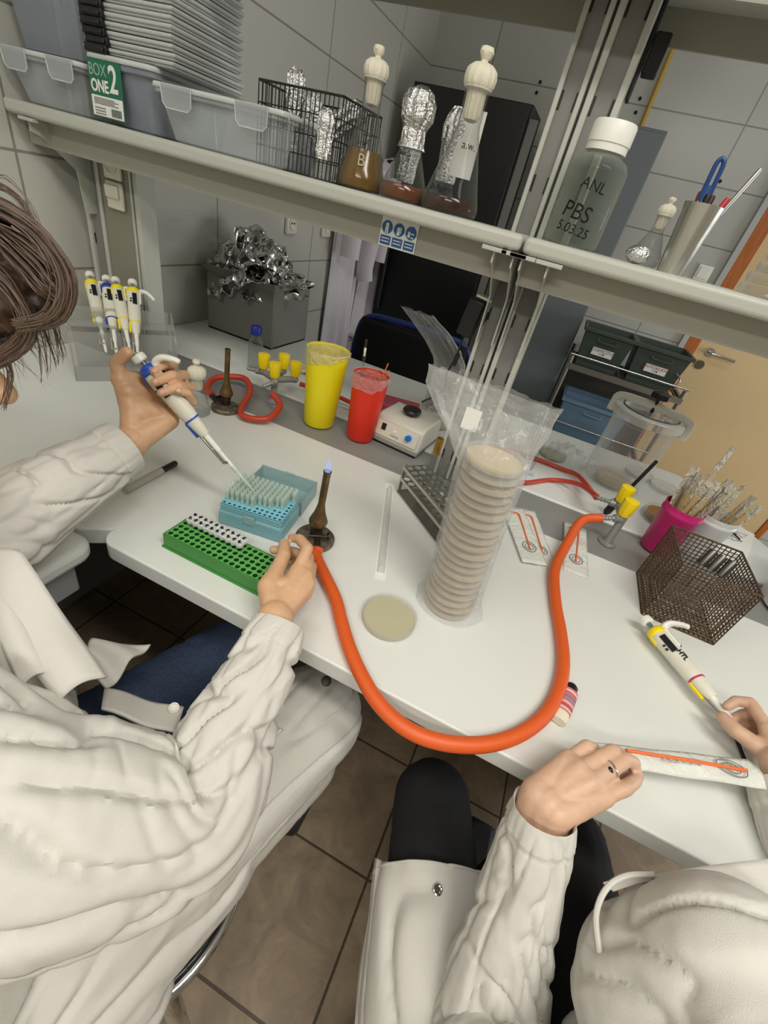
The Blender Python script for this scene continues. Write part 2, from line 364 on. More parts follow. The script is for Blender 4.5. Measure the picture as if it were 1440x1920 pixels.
# safety stickers under the shelf lip
t = thing('safety_sticker', 'blue and white safety sticker with three round pictograms under the shelf edge', 'sticker', (-.352, YF + .0437, 1.393), 0)
MB().box(-.0375, .0375, -.0006, 0, -.022, .027).build('sticker_sheet', label_w, t)
sb = M('sticker blue', (38, 92, 150), .5); qb = MB(); qw = MB()
for k in (-1, 0, 1):
    c = k * .0245
    qb.m = Matrix.Translation((c, -.0008, .009)) @ Matrix.Rotation(PI / 2, 4, 'X'); qb.lathe([(.0108, 0), (.0108, .0006)], 28); qb.m = Matrix.Identity(4)
    qb.box(c - .0105, c + .0105, -.0013, -.0006, -.0195, -.0045)
    for j in range(2): qw.box(c - .008, c + .008, -.0018, -.0013, -.0098 - j * .005, -.0082 - j * .005)
    if k == -1: qw.box(c - .003, c + .003, -.002, -.0014, .005, .016).box(c - .003, c - .0008, -.002, -.0014, -.001, .005).box(c + .0008, c + .003, -.002, -.0014, -.001, .005)
    if k == 0: qw.box(c - .0035, c + .002, -.002, -.0014, .0, .013).box(c + .003, c + .005, -.002, -.0014, .004, .014)
    if k == 1: qw.box(c - .006, c - .001, -.002, -.0014, .002, .011).box(c + .0005, c + .007, -.002, -.0014, .007, .0095).box(c + .001, c + .006, -.002, -.0014, .001, .003)
qb.build('pictogram_disc', sb, t); qw.build('pictogram_mark', label_w, t)
# ================================================================ FAR SIDE OF THE ROOM
cab_m = M('blue grey cabinet paint', (108, 116, 120), .5)
t = thing('storage_cabinet', 'tall blue grey metal cabinet at the back wall beside the wire trolley', 'cabinet', (-.17, 3.0, 0))
MB().box(-.24, .24, .0, .24, .02, 1.965).build('cabinet_body', cab_m, t, bevel=.004)
MB().box(-.235, .235, -.012, -.001, .05, 1.95).build('cabinet_door', cab_m, t, bevel=.002)
t = thing('refrigerator', 'tall black refrigerator against the back wall behind the far bench', 'refrigerator', (-.9, 2.95, 0))
blk = M('black appliance front', (14, 14, 15), .35)
MB().box(-.31, .33, .0, .3, .03, 1.955).build('appliance_body', M('dark appliance side', (34, 34, 34), .5), t, bevel=.006)
MB().box(-.31, .32, -.03, -.002, .06, .75).build('door_panel', blk, t, bevel=.004); MB().box(-.31, .32, -.03, -.002, .76, 1.95).build('door_panel', blk, t, bevel=.004)
MB().box(.33, .37, -.01, .02, .03, 1.90).build('side_trim', M('grey trim', (120, 120, 116), .5), t)
MB().cyl((-.27, -.06, .85), (-.27, -.06, 1.25), .01).cyl((-.27, -.06, .87), (-.27, -.03, .87), .007).cyl((-.27, -.06, 1.23), (-.27, -.03, 1.23), .007).build('door_handle', black_m, t)
# black panel with cable stop above the bottle (switched strip on the back wall)
t = thing('wall_switchbox', 'black box hanging on the right side of the shelf post above the bottle', 'switch box', (-.046, 1.05, 1.712))
MB().box(-.006, .018, -.02, .01, -.026, .022).build('box_housing', black_pl, t, bevel=.003); MB().box(-.013, -.007, -.02, .0, -.06, .09).build('mounting_bar', black_pl, t, bevel=.002)
o = MB().tube([hy(1262, 90, 3.365), hy(1204, 232, 3.365), hy(1150, 360, 3.365)], .011).build('cable_duct', M('yellow pipe', (196, 160, 50), .5)); tag(o, 'thin yellow pipe running down the back wall above the cabinet', 'pipe')
# lab coats on the left wall
coat_w = M('white lab coat cloth', (233, 230, 224), .85, bump=.5, bscale=700, var=.02, vscale=6)
coat_v = M('lilac white coat cloth', (214, 208, 214), .85)
def hanging(y0, y1, z0, z1, x, folds, ph, label):
    t = thing('hanging_lab_coat', label, 'lab coat', (x - .07, (y0 + y1) / 2, z1), 0, 'lab coats hanging by the left wall'); rows = []
    for i in range(26):
        v = i / 25; row = []
        for k in range(60):
            u = k / 59; w = .35 + .65 * min(1, v * 3)
            yy = (y1 - y0) * (u - .5) * w
            xx = .05 * math.sin(u * PI) + .022 * math.sin(u * folds * 2 * PI + ph + v) * (.3 + .7 * v) + .01 * math.sin(u * 31 + v * 4)
            row.append((xx, yy, -(z1 - z0) * v + .012 * math.sin(u * 17)))
        rows.append(row)
    MB().grid(rows).build('coat_body', coat_v, t, solid=.004)
    s = MB().tube(cat([(.10, .02, -.08), (.13, .06, -.30), (.12, .05, -.52), (.13, .06, -.60)], 6), [.06 - .0006 * k for k in range(19)], 16, ex=.6).build('sleeve', coat_v, t)
    s2 = MB().tube(cat([(.10, -.1, -.08), (.12, -.16, -.30), (.12, -.17, -.48)], 6), [.055] * 13, 16, ex=.6).build('sleeve', coat_v, t)
    MB().cyl((-.02, 0, .0), (.05, 0, .02), .01).build('coat_hook', chrome, t); return t
hanging(2.42, 2.76, .56, 1.62, -1.24, 4, 0, 'leftmost white lab coat hanging on the wall behind the yellow bucket')
hanging(2.80, 3.12, .62, 1.60, -1.24, 3.5, 1.4, 'right white lab coat hanging next to the black refrigerator')
def wallsocket(p, label):
    t = thing('wall_socket', label, 'socket', p, 0); t.rotation_euler = (0, 0, PI / 2)
    MB().box(-.04, .04, -.018, 0, -.045, .045).build('socket_plate', cream_pl, t, bevel=.006)
    q = MB(); q.m = Matrix.Translation((0, -.0185, 0)) @ Matrix.Rotation(PI / 2, 4, 'X'); q.lathe([(.027, 0), (.028, .004), (.024, .004), (.022, -.003)], 28).build('socket_well', cream_pl, t)
    MB().box(-.012, -.007, -.0225, -.016, -.003, .003).box(.007, .012, -.0225, -.016, -.003, .003).build('pin_holes', black_pl, t)
wallsocket(hx(543, 417, -1.319), 'cream wall socket above the foil filled grey bin')
wallsocket(hx(609, 425, -1.319), 'cream wall socket right beside the hanging lab coats')
# office chair
navy = M('dark navy fabric', (20, 26, 48), .8); blueedge = M('blue chair piping', (36, 60, 130), .5)
t = thing('office_chair', 'black office chair with a blue edged backrest behind the far bench', 'chair', (-.62, 2.25, 0), .1)
MB().box(-.24, .24, -.22, .24, .44, .52).build('seat', M('black chair fabric', (16, 16, 18), .85), t, bevel=.03)
rows = [[(.27 * math.sin(a) * (1 if abs(z - .75) < .2 else .93), -.27 - .05 * math.cos(a), z) for a in [(-1.2 + 2.4 * k / 14) for k in range(15)]] for z in (.5, .6, .75, .9, .98, 1.0)]
MB().grid(rows).build('backrest', M('black chair fabric', (16, 16, 18), .85), t, solid=.06)
MB().tube(cat([(-.26, -.28, .5), (-.275, -.28, .7), (-.265, -.28, .92), (-.22, -.30, 1.0), (-.1, -.32, 1.02), (.1, -.32, 1.02), (.22, -.30, 1.0), (.265, -.28, .92), (.275, -.28, .7)], 6), .014).build('backrest_edge', blueedge, t)
MB().cyl((0, 0, .12), (0, 0, .45), .03).build('gas_column', black_m, t)
for k in range(5):
    a = 2 * PI * k / 5; MB().tube([(0, 0, .12), (.28 * math.cos(a), .28 * math.sin(a), .08)], [.022, .014]).ball((.28 * math.cos(a), .28 * math.sin(a), .03), .028).build('base_leg', black_m, t)
# trolley with bins
T0 = Vector((.09, 2.72, 0))
t = thing('wire_trolley', 'metal trolley rack with wire shelves carrying plastic bins near the door', 'trolley', T0)
rk = M('trolley metal', (150, 148, 138), .35, .7)
for sx, sy in ((0, 0), (.60, 0), (0, .38), (.60, .38)): MB().cyl((sx, sy, .05), (sx, sy, .965), .012).build('rack_post', rk, t)
for z in (.925, .50, .12):
    s = MB().box(-.01, .61, -.012, .006, z - .03, z).box(-.01, .61, .375, .392, z - .03, z).box(-.01, .005, 0, .38, z - .03, z).box(.595, .61, 0, .38, z - .03, z)
    for k in range(16): s.cyl((.02 + k * .037, 0, z - .004), (.02 + k * .037, .38, z - .004), .0025, n=6)
    s.build('wire_shelf', rk, t)
MB().cyl((-.01, -.012, .975), (.61, -.012, .975), .005).cyl((-.01, -.012, .60), (.61, -.012, .60), .004).build('guard_rail', chrome, t)
MB().box(.0, .60, .36, .372, .12, .92).build('back_panel', M('dark trolley back', (70, 66, 62), .6), t)
binG = M('dark green bin plastic', (62, 74, 68), .5); binB = M('light blue bin plastic', (110, 140, 166), .5)
def bin_(x, y, z, w, dpt, h, m, label, name='storage_bin', txt=None, tcol=None, rz=0):
    t = thing(name, label, 'bin', (x, y, z), rz); a = w / 2; tp = .022
    def shell(inset, z0, z1, k): return [(-a + inset + tp * (1 - k), -dpt / 2 + inset + tp * (1 - k)), (a - inset - tp * (1 - k), -dpt / 2 + inset + tp * (1 - k)), (a - inset - tp * (1 - k), dpt / 2 - inset - tp * (1 - k)), (-a + inset + tp * (1 - k), dpt / 2 - inset - tp * (1 - k))]
    b = MB(); o0 = shell(0, 0, h, 0); o1 = shell(0, 0, h, 1); i1 = shell(.005, 0, h, 1); i0 = shell(.005, 0, h, 0)
    rows = [[(x_, y_, .0) for x_, y_ in o0], [(x_, y_, h) for x_, y_ in o1], [(x_, y_, h) for x_, y_ in i1], [(x_, y_, .006) for x_, y_ in i0]]
    b.grid(rows, True); b.add([(x_, y_, .006) for x_, y_ in i0], [(0, 1, 2, 3)]); b.add([(x_, y_, 0) for x_, y_ in o0], [(3, 2, 1, 0)])
    b.build('bin_body', m, t, smooth=False)
    MB().box(-a - .012, a + .012, -dpt / 2 - .012, -dpt / 2, h - .018, h).box(-a - .012, a + .012, dpt / 2, dpt / 2 + .012, h - .018, h).box(-a - .012, -a, -dpt / 2, dpt / 2, h - .018, h).box(a, a + .012, -dpt / 2, dpt / 2, h - .018, h).build('bin_rim', m, t, bevel=.002)
    yy = -dpt / 2 + tp * .5
    MB().tube(cat([(-.045, -dpt / 2 - .008, h - .04), (-.045, -dpt / 2 - .014, h - .052), (.045, -dpt / 2 - .014, h - .052), (.045, -dpt / 2 - .008, h - .04)], 3), .004).build('bin_handle', m, t)
    if txt:
        Mx = Matrix.Translation((.0, -dpt / 2 + tp * .47 - .003, h * .47)) @ Matrix.Rotation(math.atan2(tp, h) * -1 + PI / 2, 4, 'X')
        q = MB(); q.m = Mx; q.box(-.055, .055, -.019, .019, 0, .001); lb = q.build('bin_label', label_w, t)
        textmesh('label_text', txt[0], .021, tcol or ink_grey, lb, Mx @ Matrix.Translation((0, .007, .0012))); textmesh('label_text', txt[1], .015, ink, lb, Mx @ Matrix.Translation((0, -.009, .0012)), bold=.0006)
    return t
bin_(.228, 2.86, .925, .255, .27, .195, binG, 'left dark green bin with a white label on the trolley top', txt=('CHEMICZNE', '6.60'))
bin_(.508, 2.86, .925, .265, .27, .195, binG, 'right dark green bin labelled in red on the trolley top', txt=('AUTOKLAW', '6.64'), tcol=M('red print', (190, 90, 80), .7))
bin_(.33, 2.86, .50, .36, .28, .24, binB, 'light blue bin on the middle trolley shelf')
o = MB().tube(cat([hy(1268, 700, 2.72), hy(1275, 712, 2.72), hy(1268, 722, 2.72), hy(1262, 730, 2.72)], 4), .004).build('metal_hook', chrome); tag(o, 'bent metal hook at the right end of the trolley', 'hook')
t = thing('light_switch', 'white light switch on the back wall beside the door', 'switch', hy(1318, 512, 3.379))
MB().box(-.04, .04, -.012, 0, -.04, .04).build('switch_plate', white_pl, t, bevel=.003); MB().box(-.028, .028, -.018, -.011, -.028, .028).build('rocker', white_pl, t, bevel=.002)
for px, py in ((1013, 154), (1006, 174), (1200, 185), (1192, 211), (1350, 340)):
    p = hy(px, py, 3.379); tag(MB().cyl((p.x, 3.3792, p.z), (p.x, 3.374, p.z), .008).build('drill_plug', M('dark hole', (30, 26, 22), .8)), {1013: 'upper dark drill hole left of the posts', 1006: 'lower dark drill hole left of the posts', 1200: 'upper dark drill hole beside the yellow pipe', 1192: 'lower dark drill hole beside the yellow pipe', 1350: 'dark drill hole on the wall behind the pens'}[px] + ' on the back wall', 'drill hole')
# ================================================================ THINGS ON THE SHELF
SZ = 1.445
def tray(name, x, y, z, w, dp, h, m, label, tabs=True, group=None):
    t = thing(name, label, 'box', (x, y, z), 0, group); a, b_ = w / 2, dp / 2
    def rr(ax, by, r=.02):
        out = []
        for cx, cy, a0 in ((ax - r, by - r, 0), (-ax + r, by - r, PI / 2), (-ax + r, -by + r, PI), (ax - r, -by + r, PI * 1.5)):
            out += [(cx + r * math.cos(a0 + PI / 2 * k / 5), cy + r * math.sin(a0 + PI / 2 * k / 5)) for k in range(6)]
        return out
    prof = [(.035, .002), (.03, 0), (.024, .004), (.008, h * .8), (.008, h * .82), (.001, h * .84), (0, h)]
    rows = [[(p[0], p[1], zz) for p in rr(a - i, b_ - i)] for i, zz in prof]
    q = MB().grid(rows, True); q.add(rows[0], [tuple(range(len(rows[0])))]); q.build('box_shell', m, t, solid=.0016)
    q2 = [[(p[0] * k, p[1] * k, h - dz) for p in rr(a, b_)] for k, dz in ((1.0, 0), (1.012, .002), (1.014, .008))]
    MB().grid(q2, True).build('box_rim', rim_c, t, solid=.0016)
    if tabs:
        for sx in (-.28, .28):
            tb = MB(); pts = [(sx * w - .036, 0), (sx * w + .036, 0), (sx * w + .034, -h * .33), (sx * w + .026, -h * .42), (sx * w - .026, -h * .42), (sx * w - .034, -h * .33)]
            tb.m = Matrix.Translation((0, -b_ - .003, h)) @ Matrix.Rotation(PI / 2 * 1.03, 4, 'X'); tb.prism(pts, 0, .0015); tb.build('clip_tab', box_c, t, bevel=.0005); tb2 = MB(); tb2.m = tb.m; tb2.tube([(x_, y_, .0012) for x_, y_ in pts[1:]] + [(pts[0][0], pts[0][1], .0012)], .0011, 6); tb2.build('tab_edge', rim_c, t)
    return t
tray('storage_box', -1.198, .972, SZ, .232, .19, .086, box_c, 'clear plastic box with clip tabs at the far left of the shelf')
tray('storage_box', -1.198, .985, SZ + .088, .232, .19, .19, box_b, 'bluish clear box stacked above the leftmost box', tabs=False)
tray('storage_box', -.748, .965, SZ, .305, .180, .084, box_c, 'low clear plastic box with clip tabs left of the black wire basket')
tb = tray('labelled_box', -.985, 1.008, SZ, .180, .25, .105, box_b, 'clear box with a green printed label, under the tall stack of lids', tabs=False)
LX = -.036
lab = MB().box(LX - .043, LX + .043, -.1265, -.1255, .008, .104).build('box_label', [M('label green', (30, 104, 78), .5)], tb)
MB().box(LX - .041, LX + .041, -.1275, -.1265, .010, .042).build('barcode_panel', label_w, lab)
RX = Matrix.Rotation(PI / 2, 4, 'X')
def front(x, z, y=-.1277): return Matrix.Translation((LX + x, y, z - .008)) @ RX
textmesh('label_text', 'BOX', .026, M('pale grey print', (150, 175, 165), .6), lab, front(-.018, .088, -.1268), xs=.85); textmesh('label_text', 'ONE', .026, label_w, lab, front(-.016, .064, -.1268), bold=.0007, xs=.85)
textmesh('label_text', '2', .058, label_w, lab, front(.021, .076, -.1268), bold=.0010, xs=.8)
q = MB()
for k in range(14): q.box(LX + .010 + k * .0019, LX + .011 + k * .0019 + .0004 * (k % 3), -.1285, -.1275, .013, .025)
for k in range(4): q.box(LX - .034, LX + .03 - .01 * (k % 2), -.1285, -.1275, .029 + k * .0028, .0302 + k * .0028)
for k in range(3): q.box(LX - .034, LX - .006, -.1285, -.1275, .013 + k * .0045, .0145 + k * .0045)
q.build('barcode', ink_grey, lab)
ordn = ['bottom', 'second', 'third', 'fourth', 'fifth', 'sixth', 'seventh', 'eighth', 'ninth', 'tenth', 'eleventh', 'twelfth', 'thirteenth', 'fourteenth', 'fifteenth', 'sixteenth', 'top']
for k in range(17):   # stack of milky lids with black clips
    t = thing('box_lid', 'milky plastic lid with black clip, %s from below in the lid stack' % ordn[k], 'lid', (-.972 + .002 * math.sin(k * 2.1), .985 + .003 * math.sin(k * 1.3), SZ + .107 + k * .0122), 0, 'lids stacked on the labelled box')
    if k == 0:
        MB().box(-.100, .118, -.095, .10, 0, .004).box(-.103, .121, -.098, .103, .004, .010).build('lid_plate', lid_c, t, bevel=.0025)
        MB().box(-.092, -.036, -.106, -.098, -.001, .0112).box(-.088, -.040, -.109, -.106, .001, .008).build('lid_clip', black_pl, t, bevel=.0015); lid0 = t
    else:
        for ch in lid0.children: c = ch.copy(); C.objects.link(c); c.parent = t
# black wire basket with foil wrapped things
def wire_basket(name, label, cat_, x, y, z, w, dp, h, step, r, m, nz, rz=0, mesh=False):
    t = thing(name, label, cat_, (x, y, z), rz); a, b_ = w / 2, dp / 2
    for nm, (p, q_) in dict(f=((-a, -b_), (a, -b_)), k=((-a, b_), (a, b_)), l=((-a, -b_), (-a, b_)), r=((a, -b_), (a, b_))).items():
        p = Vector((*p, 0)); q_ = Vector((*q_, 0)); L = (q_ - p).length; n = max(2, int(L / step)); s = MB()
        for i in range(n + 1):
            c = p.lerp(q_, i / n); s.tube([c, c + Vector((0, 0, h))], r, 5)
        for j in range(nz + 1):
            zz = h * j / nz; s.tube([p + Vector((0, 0, zz)), q_ + Vector((0, 0, zz))], r * (1.9 if j in (0, nz) else 1), 5)
        s.build('basket_side', m, t)
    s = MB(); n = int(w / step)
    for i in range(n + 1): xx = -a + w * i / n; s.tube([(xx, -b_, 0), (xx, b_, 0)], r, 5)
    n = int(dp / (step * (1 if mesh else 3)))
    for i in range(n + 1): yy = -b_ + dp * i / n; s.tube([(-a, yy, 0), (a, yy, 0)], r, 5)
    s.build('basket_floor', m, t); return t
wire_basket('wire_basket', 'black wire basket full of foil wrapped flasks on the shelf', 'basket', -.595, 1.0, SZ, .185, .15, .125, .0095, .0011, black_m, 4, -.05)
def foilwob(s=1.): return lambda d: .10 * noise.noise(d * 4 + Vector((s, s, s))) + .06 * noise.noise(d * 11 * s)
def foil_item(x, y, z, r, h, tilt, label, s, base=False):
    t = thing('foil_wrapped_flask', label, 'foil wrapped flask', (x, y, z)); t.rotation_euler = tilt
    pr = [(r * .72, h * .30), (r * .78, h * .4), (r * .74, h * .55), (r * .88, h * .7), (r * .95, h * .82), (r * .8, h * .93), (r * .4, h)]
    q = MB().lathe(pr if base else [(r * .6, 0)] + pr, 40, wob=lambda a, zz: r * .10 * math.sin(a * 9 + zz * 400) + r * .12 * noise.noise(Vector((a * 3, zz * 120, s)))); q.build('foil_wrap', foil, t, ang=20)
    if base: MB().lathe([(r * 1.0, 0), (r * 1.25, .006), (r * 1.15, h * .1), (r * .62, h * .33), (r * .55, h * .6)], 32, cap1=False).build('glass_body', glass_c, t)
    return t
foil_item(-.672, 1.02, SZ + .004, .020, .160, (0, 0, 0), 'foil wrapped tube standing tall at the left of the black basket', 1)
foil_item(-.640, 1.03, SZ + .004, .018, .130, (.05, .1, 0), 'shorter foil wrapped tube beside the tallest one in the basket', 2.2)
foil_item(-.60, .99, SZ + .06, .022, .115, (.1, .95, .3), 'foil wrapped tube lying tilted across the top of the basket', 3.1)
foil_item(-.555, 1.04, SZ + .004, .020, .10, (0, .2, 0), 'foil wrapped tube inside the basket near its right corner', 4.3)
foil_item(-.533, .915, SZ, .017, .105, (0, 0, 0), 'small foil topped flask in front of the basket corner', 5.3, True)
# Erlenmeyer flasks
def erlen(x, y, z, R_, H, rn, label, liquid=None, lh=.02, stop=True, foiltop=False, txt=None, big=1., rz=0, tcol=None, name='erlenmeyer_flask'):
    t = thing(name, label, 'flask', (x, y, z), rz); hs = H * .72
    pr = [(R_ * .86, .001), (R_ * .97, .004), (R_, .012), (R_ * .97, .020)]
    for k in range(1, 9): u = k / 8; pr.append((R_ * .97 + (rn - R_ * .97) * (u ** .94), .020 + (hs - .020) * u))
    pr += [(rn * .97, hs + .006), (rn, H - .006), (rn * 1.14, H - .002), (rn * 1.12, H)]
    MB().lathe(pr, 48, cap1=False).build('flask_glass', glass_c, t); MB().tube([(rn * 1.12 * math.cos(a), rn * 1.12 * math.sin(a), H) for a in [2 * PI * k / 40 for k in range(40)]], .0012, 8, closed=True).build('flask_rim', rim_c, t)
    if liquid:
        lp = [(max(.001, r - .0018), zz + .001) for r, zz in pr if zz < lh]; u = (lh - .02) / (hs - .02); lp.append((R_ * .97 + (rn - R_ * .97) * max(0, u) - .0018, lh)); MB().lathe(lp, 48).build('liquid', liquid, t)
    if stop:
        def w(a, zz): return rn * .05 * math.sin(a * 14) + rn * .06 * noise.noise(Vector((math.cos(a) * 3, math.sin(a) * 3, zz * 90)))
        s = MB().lathe([(rn * .3, H - rn * 2.1), (rn * .62, H - rn * 1.95), (rn * .78, H - rn * 1.5), (rn * .80, H - .003), (rn * 1.12, H + rn * .03), (rn * 1.27, H + rn * .3), (rn * 1.33, H + rn * .75), (rn * 1.20, H + rn * 1.2), (rn * .8, H + rn * 1.5), (rn * .3, H + rn * 1.62)], 40, wob=w).build('cotton_stopper', cotton, t)
        MB().lathe([(rn * .3, H + rn * 1.5), (rn * .26, H + rn * 1.75), (rn * .45, H + rn * 1.95), (rn * .6, H + rn * 2.2), (rn * .5, H + rn * 2.5), (rn * .1, H + rn * 2.6)], 20, wob=lambda a, zz: rn * .16 * noise.noise(Vector((math.cos(a) * 3, math.sin(a) * 3, zz * 300)))).build('gauze_knot', cotton, s)
    if foiltop:
        MB().lathe([(rn * 1.5, hs * .93), (rn * 1.25, hs * 1.05), (rn * 1.25, H * .9), (rn * 1.7, H * 1.02), (rn * 1.75, H * 1.2), (rn * 1.35, H * 1.32), (rn * .5, H * 1.38)], 44, wob=lambda a, zz: rn * .12 * math.sin(a * 11 + zz * 300) + rn * .25 * noise.noise(Vector((a * 4, zz * 140, 3)))).build('foil_cap', foil, t, ang=20)
    if txt:
        for body, zz, sz, a0 in txt:
            u = (zz - .02) / (hs - .02); rr = R_ * .97 + (rn - R_ * .97) * max(0, u) + .0006
            textmesh('marker_text', body, sz, tcol or ink, t, None, warp=lambda c: Vector(((rr - c.y * .2) * math.sin(a0 + c.x / rr), -(rr - c.y * .2) * math.cos(a0 + c.x / rr), zz + c.y)))
    return t
erlen(-.474, .965, SZ, .048, .161, .0170, 'flask with amber broth and cotton stopper, marked with a B', amber_c, .062, txt=[('B', .045, .026, .35)], tcol=M('pale marker', (226, 222, 190), .6))
erlen(-.376, .950, SZ, .046, .118, .016, 'flask with a little brown liquid under a crumpled foil cap', brown_c, .026, False, True, txt=[('woda', .070, .012, -.1)])
erlen(-.280, .945, SZ, .053, .171, .0195, 'tallest flask, dark liquid at the base and a big cotton stopper', M('dark red liquid', (58, 24, 12), .15), .024, txt=[('2x Agarmix', .034, .012, -.1), ('a.w.', .098, .016, .6)])
foil_item(-.42, 1.06, SZ, .022, .11, (0, 0, 0), 'small foil topped flask between the amber and the brown flask', 6.1, True)
foil_item(-.33, 1.04, SZ, .024, .16, (0, 0, .1), 'foil wrapped flask behind the tallest flask', 7.2, True)
t = thing('paper_strip', 'beige paper strip standing between the foil flask and the tallest flask', 'paper', (-.300, 1.030, SZ), .25)
MB().box(-.022, .022, -.001, .001, .06, .16).build('strip_sheet', paper_m, t)
MB().box(-.018, .018, -.0012, -.001, .10, .15).build('strip_fold', paper_m, t)
# PBS bottle
t = thing('solution_bottle', 'large clear bottle with white screw cap, handwritten PBS 5.03.25', 'bottle', (-.052, .935, SZ), 0)
Rb = .0455
pr = [(Rb * .8, .001), (Rb * .95, .004), (Rb, .012), (Rb, .100), (Rb * .98, .108), (Rb * .86, .117), (Rb * .62, .123), (Rb * .58, .128), (Rb * .58, .140)]
def dent(a, z): return -.006 * math.exp(-((z - .068) / .012) ** 2) * (math.exp(-((a - 5.6) / .35) ** 2) + math.exp(-((a - 3.6) / .35) ** 2))
MB().lathe(pr, 64, cap1=False, wob=dent).build('bottle_glass', bottle_c, t)
MB().lathe([(r - .002, z + .001) for r, z in pr[:4]] + [(Rb - .002, .104)], 48).build('solution', clear('clear solution', (205, 210, 205), .03, .25, .05, (240, 243, 240)), t)
MB().lathe([(.031, .127), (.031, .136), (.0325, .137), (.0325, .160), (.031, .163)], 48, wob=lambda a, z: .0004 * math.sin(a * 48)).build('screw_cap', white_pl, t)
def bw(a0, z0, sk=.15): return lambda c: Vector(((Rb + .0006) * math.sin(a0 + (c.x + c.y * sk) / Rb), -(Rb + .0006) * math.cos(a0 + (c.x + c.y * sk) / Rb), z0 + c.y - c.x * .12))
textmesh('handwriting', 'PBS', .030, ink, t, None, warp=bw(-.10, .046)); textmesh('handwriting', '5.03.25', .0185, ink, t, None, warp=bw(-.02, .023)); textmesh('handwriting', 'ANL', .020, ink, t, None, warp=bw(.12, .082))
# small flask, pen cup, petri dishes on the right shelf
erlen(.075, 1.0, SZ, .026, .075, .010, 'small glass flask with cotton stopper between bottle and pen cup')
t = thing('small_foil_lump', 'crumpled foil and tape lump at the foot of the small flask', 'foil', (.060, .955, SZ)); MB().ball((0, 0, .014), .018, 24, (1.1, .9, .75), wob=foilwob(2)).build('foil_ball', foil, t)
t = thing('pen_cup', 'tall brushed steel cup holding pens and scissors on the shelf', 'cup', (.118, .95, SZ))
MB().lathe([(.020, 0), (.0205, .002), (.024, .05), (.029, .095), (.028, .095), (.023, .05), (.019, .003)], 48, wob=lambda a, z: .0005 * math.sin(a * 20)).build('cup_wall', steel, t)
def penx(p, d, L, r, m, label, name='pen', cat_='pen', tip=None):
    t = thing(name, label, cat_, mtx=fr(Vector(p), Vector(d))); MB().lathe([(r * .3, 0), (r, .008), (r, L - .004), (r * .8, L)], 14).build('barrel', m, t)
    if tip: MB().lathe([(r * 1.15, L * .62), (r * 1.15, L + .001)], 14).build('cap', tip, t)
    return t
PC = Vector((.118, .95, SZ + .006))
def frx0(p0, d, xd):
    z = Vector(d).normalized(); x = Vector(xd); x = (x - z * x.dot(z)).normalized(); y = z.cross(x)
    return Matrix(((x.x, y.x, z.x, p0[0]), (x.y, y.y, z.y, p0[1]), (x.z, y.z, z.z, p0[2]), (0, 0, 0, 1)))
t = thing('scissors', 'blue handled tool standing in the steel cup', 'scissors', mtx=frx0(PC, Vector((-.06, 0, 1)), Vector((0, 1, 0))))
MB().box(-.0015, .0015, -.007, .007, .0, .10).build('blade', steel, t); q = MB(); q.tube(cat([(0, -.0045, .095), (0, -.0052, .125), (0, -.0045, .140), (0, 0, .145), (0, .0045, .140), (0, .0052, .125), (0, .0045, .095)], 4, True), .0033, 8, closed=True).box(-.0025, .0025, -.006, .006, .088, .112); q.build('handle', M('dark blue handle', (28, 66, 130), .4), t)
penx(PC, (.32, .02, 1), .150, .003, steel, 'pointed metal probe leaning right in the steel cup', 'metal_probe', 'probe')
penx(PC, (.26, .1, 1), .108, .0042, M('red pen', (200, 50, 60), .4), 'red pen in the steel cup'); penx(PC, (.34, .15, 1), .110, .0038, M('blue pen', (50, 60, 150), .4), 'blue pen at the right of the steel cup')
penx(PC, (.05, .1, 1), .104, .005, M('dark red marker', (74, 24, 30), .5), 'dark red marker in the middle of the steel cup'); penx(PC, (-.02, -.02, 1), .102, .005, black_pl, 'black marker in the steel cup'); penx(PC, (-.12, .1, 1), .106, .0045, M('brown marker', (140, 74, 50), .5), 'brown marker behind the scissors in the steel cup')
def petri(x, y, z, label, group=None, r=.045, ag=None, rz=0, mtx=None, lid=True, flip=False, name='petri_dish', h=.015):
    t = thing(name, label, 'petri dish', (x, y, z), rz, group, mtx)
    MB().lathe([(r * .95, .0005), (r * .96, .0015), (r * .96, h * .85), (r * .94, h * .85), (r * .94, .002), (r * .9, .0015)], 48, cap0=True, cap1=True).build('dish_base', petri_c, t)
    if lid: MB().lathe([(r, h * .35), (r, h - .0008), (r * .97, h), (r * .9, h - .0006)], 48, cap0=False).build('dish_lid', petri_c, t)
    if ag: MB().lathe([(r * .93, .002), (r * .93, h * .45)], 48).build('agar', ag, t)
    return t
pq = petri(.262, .93, SZ, 'empty petri dish on the shelf right, bottom of the leaning stack', 'petri dishes on the shelf'); 
for k, (dx, dz, lb) in enumerate(((.004, .0155, 'second petri dish of the stack on the shelf'), (.008, .031, 'third petri dish of the stack on the shelf'), (.011, .0465, 'fourth petri dish of the stack on the shelf'), (.014, .062, 'topmost petri dish of the stack on the shelf'))): dup(pq, (.262 + dx * 1.6, .94 + dx, SZ + dz), None, lb)
penx((.243, .878, SZ + .004), (1, -.05, 0), .06, .0042, clear('grey pen barrel', (190, 190, 190), .5, .9), 'marker pen with black cap lying before the petri dishes', 'marker_pen', 'pen', black_pl)
# ================================================================ THINGS ON THE BENCH
def frx(p0, d, xd):
    z = Vector(d).normalized(); x = Vector(xd); x = (x - z * x.dot(z)).normalized(); y = z.cross(x)
    return Matrix(((x.x, y.x, z.x, p0[0]), (x.y, y.y, z.y, p0[1]), (x.z, y.z, z.z, p0[2]), (0, 0, 0, 1)))
def rz2(v): return math.atan2(v[1], v[0])
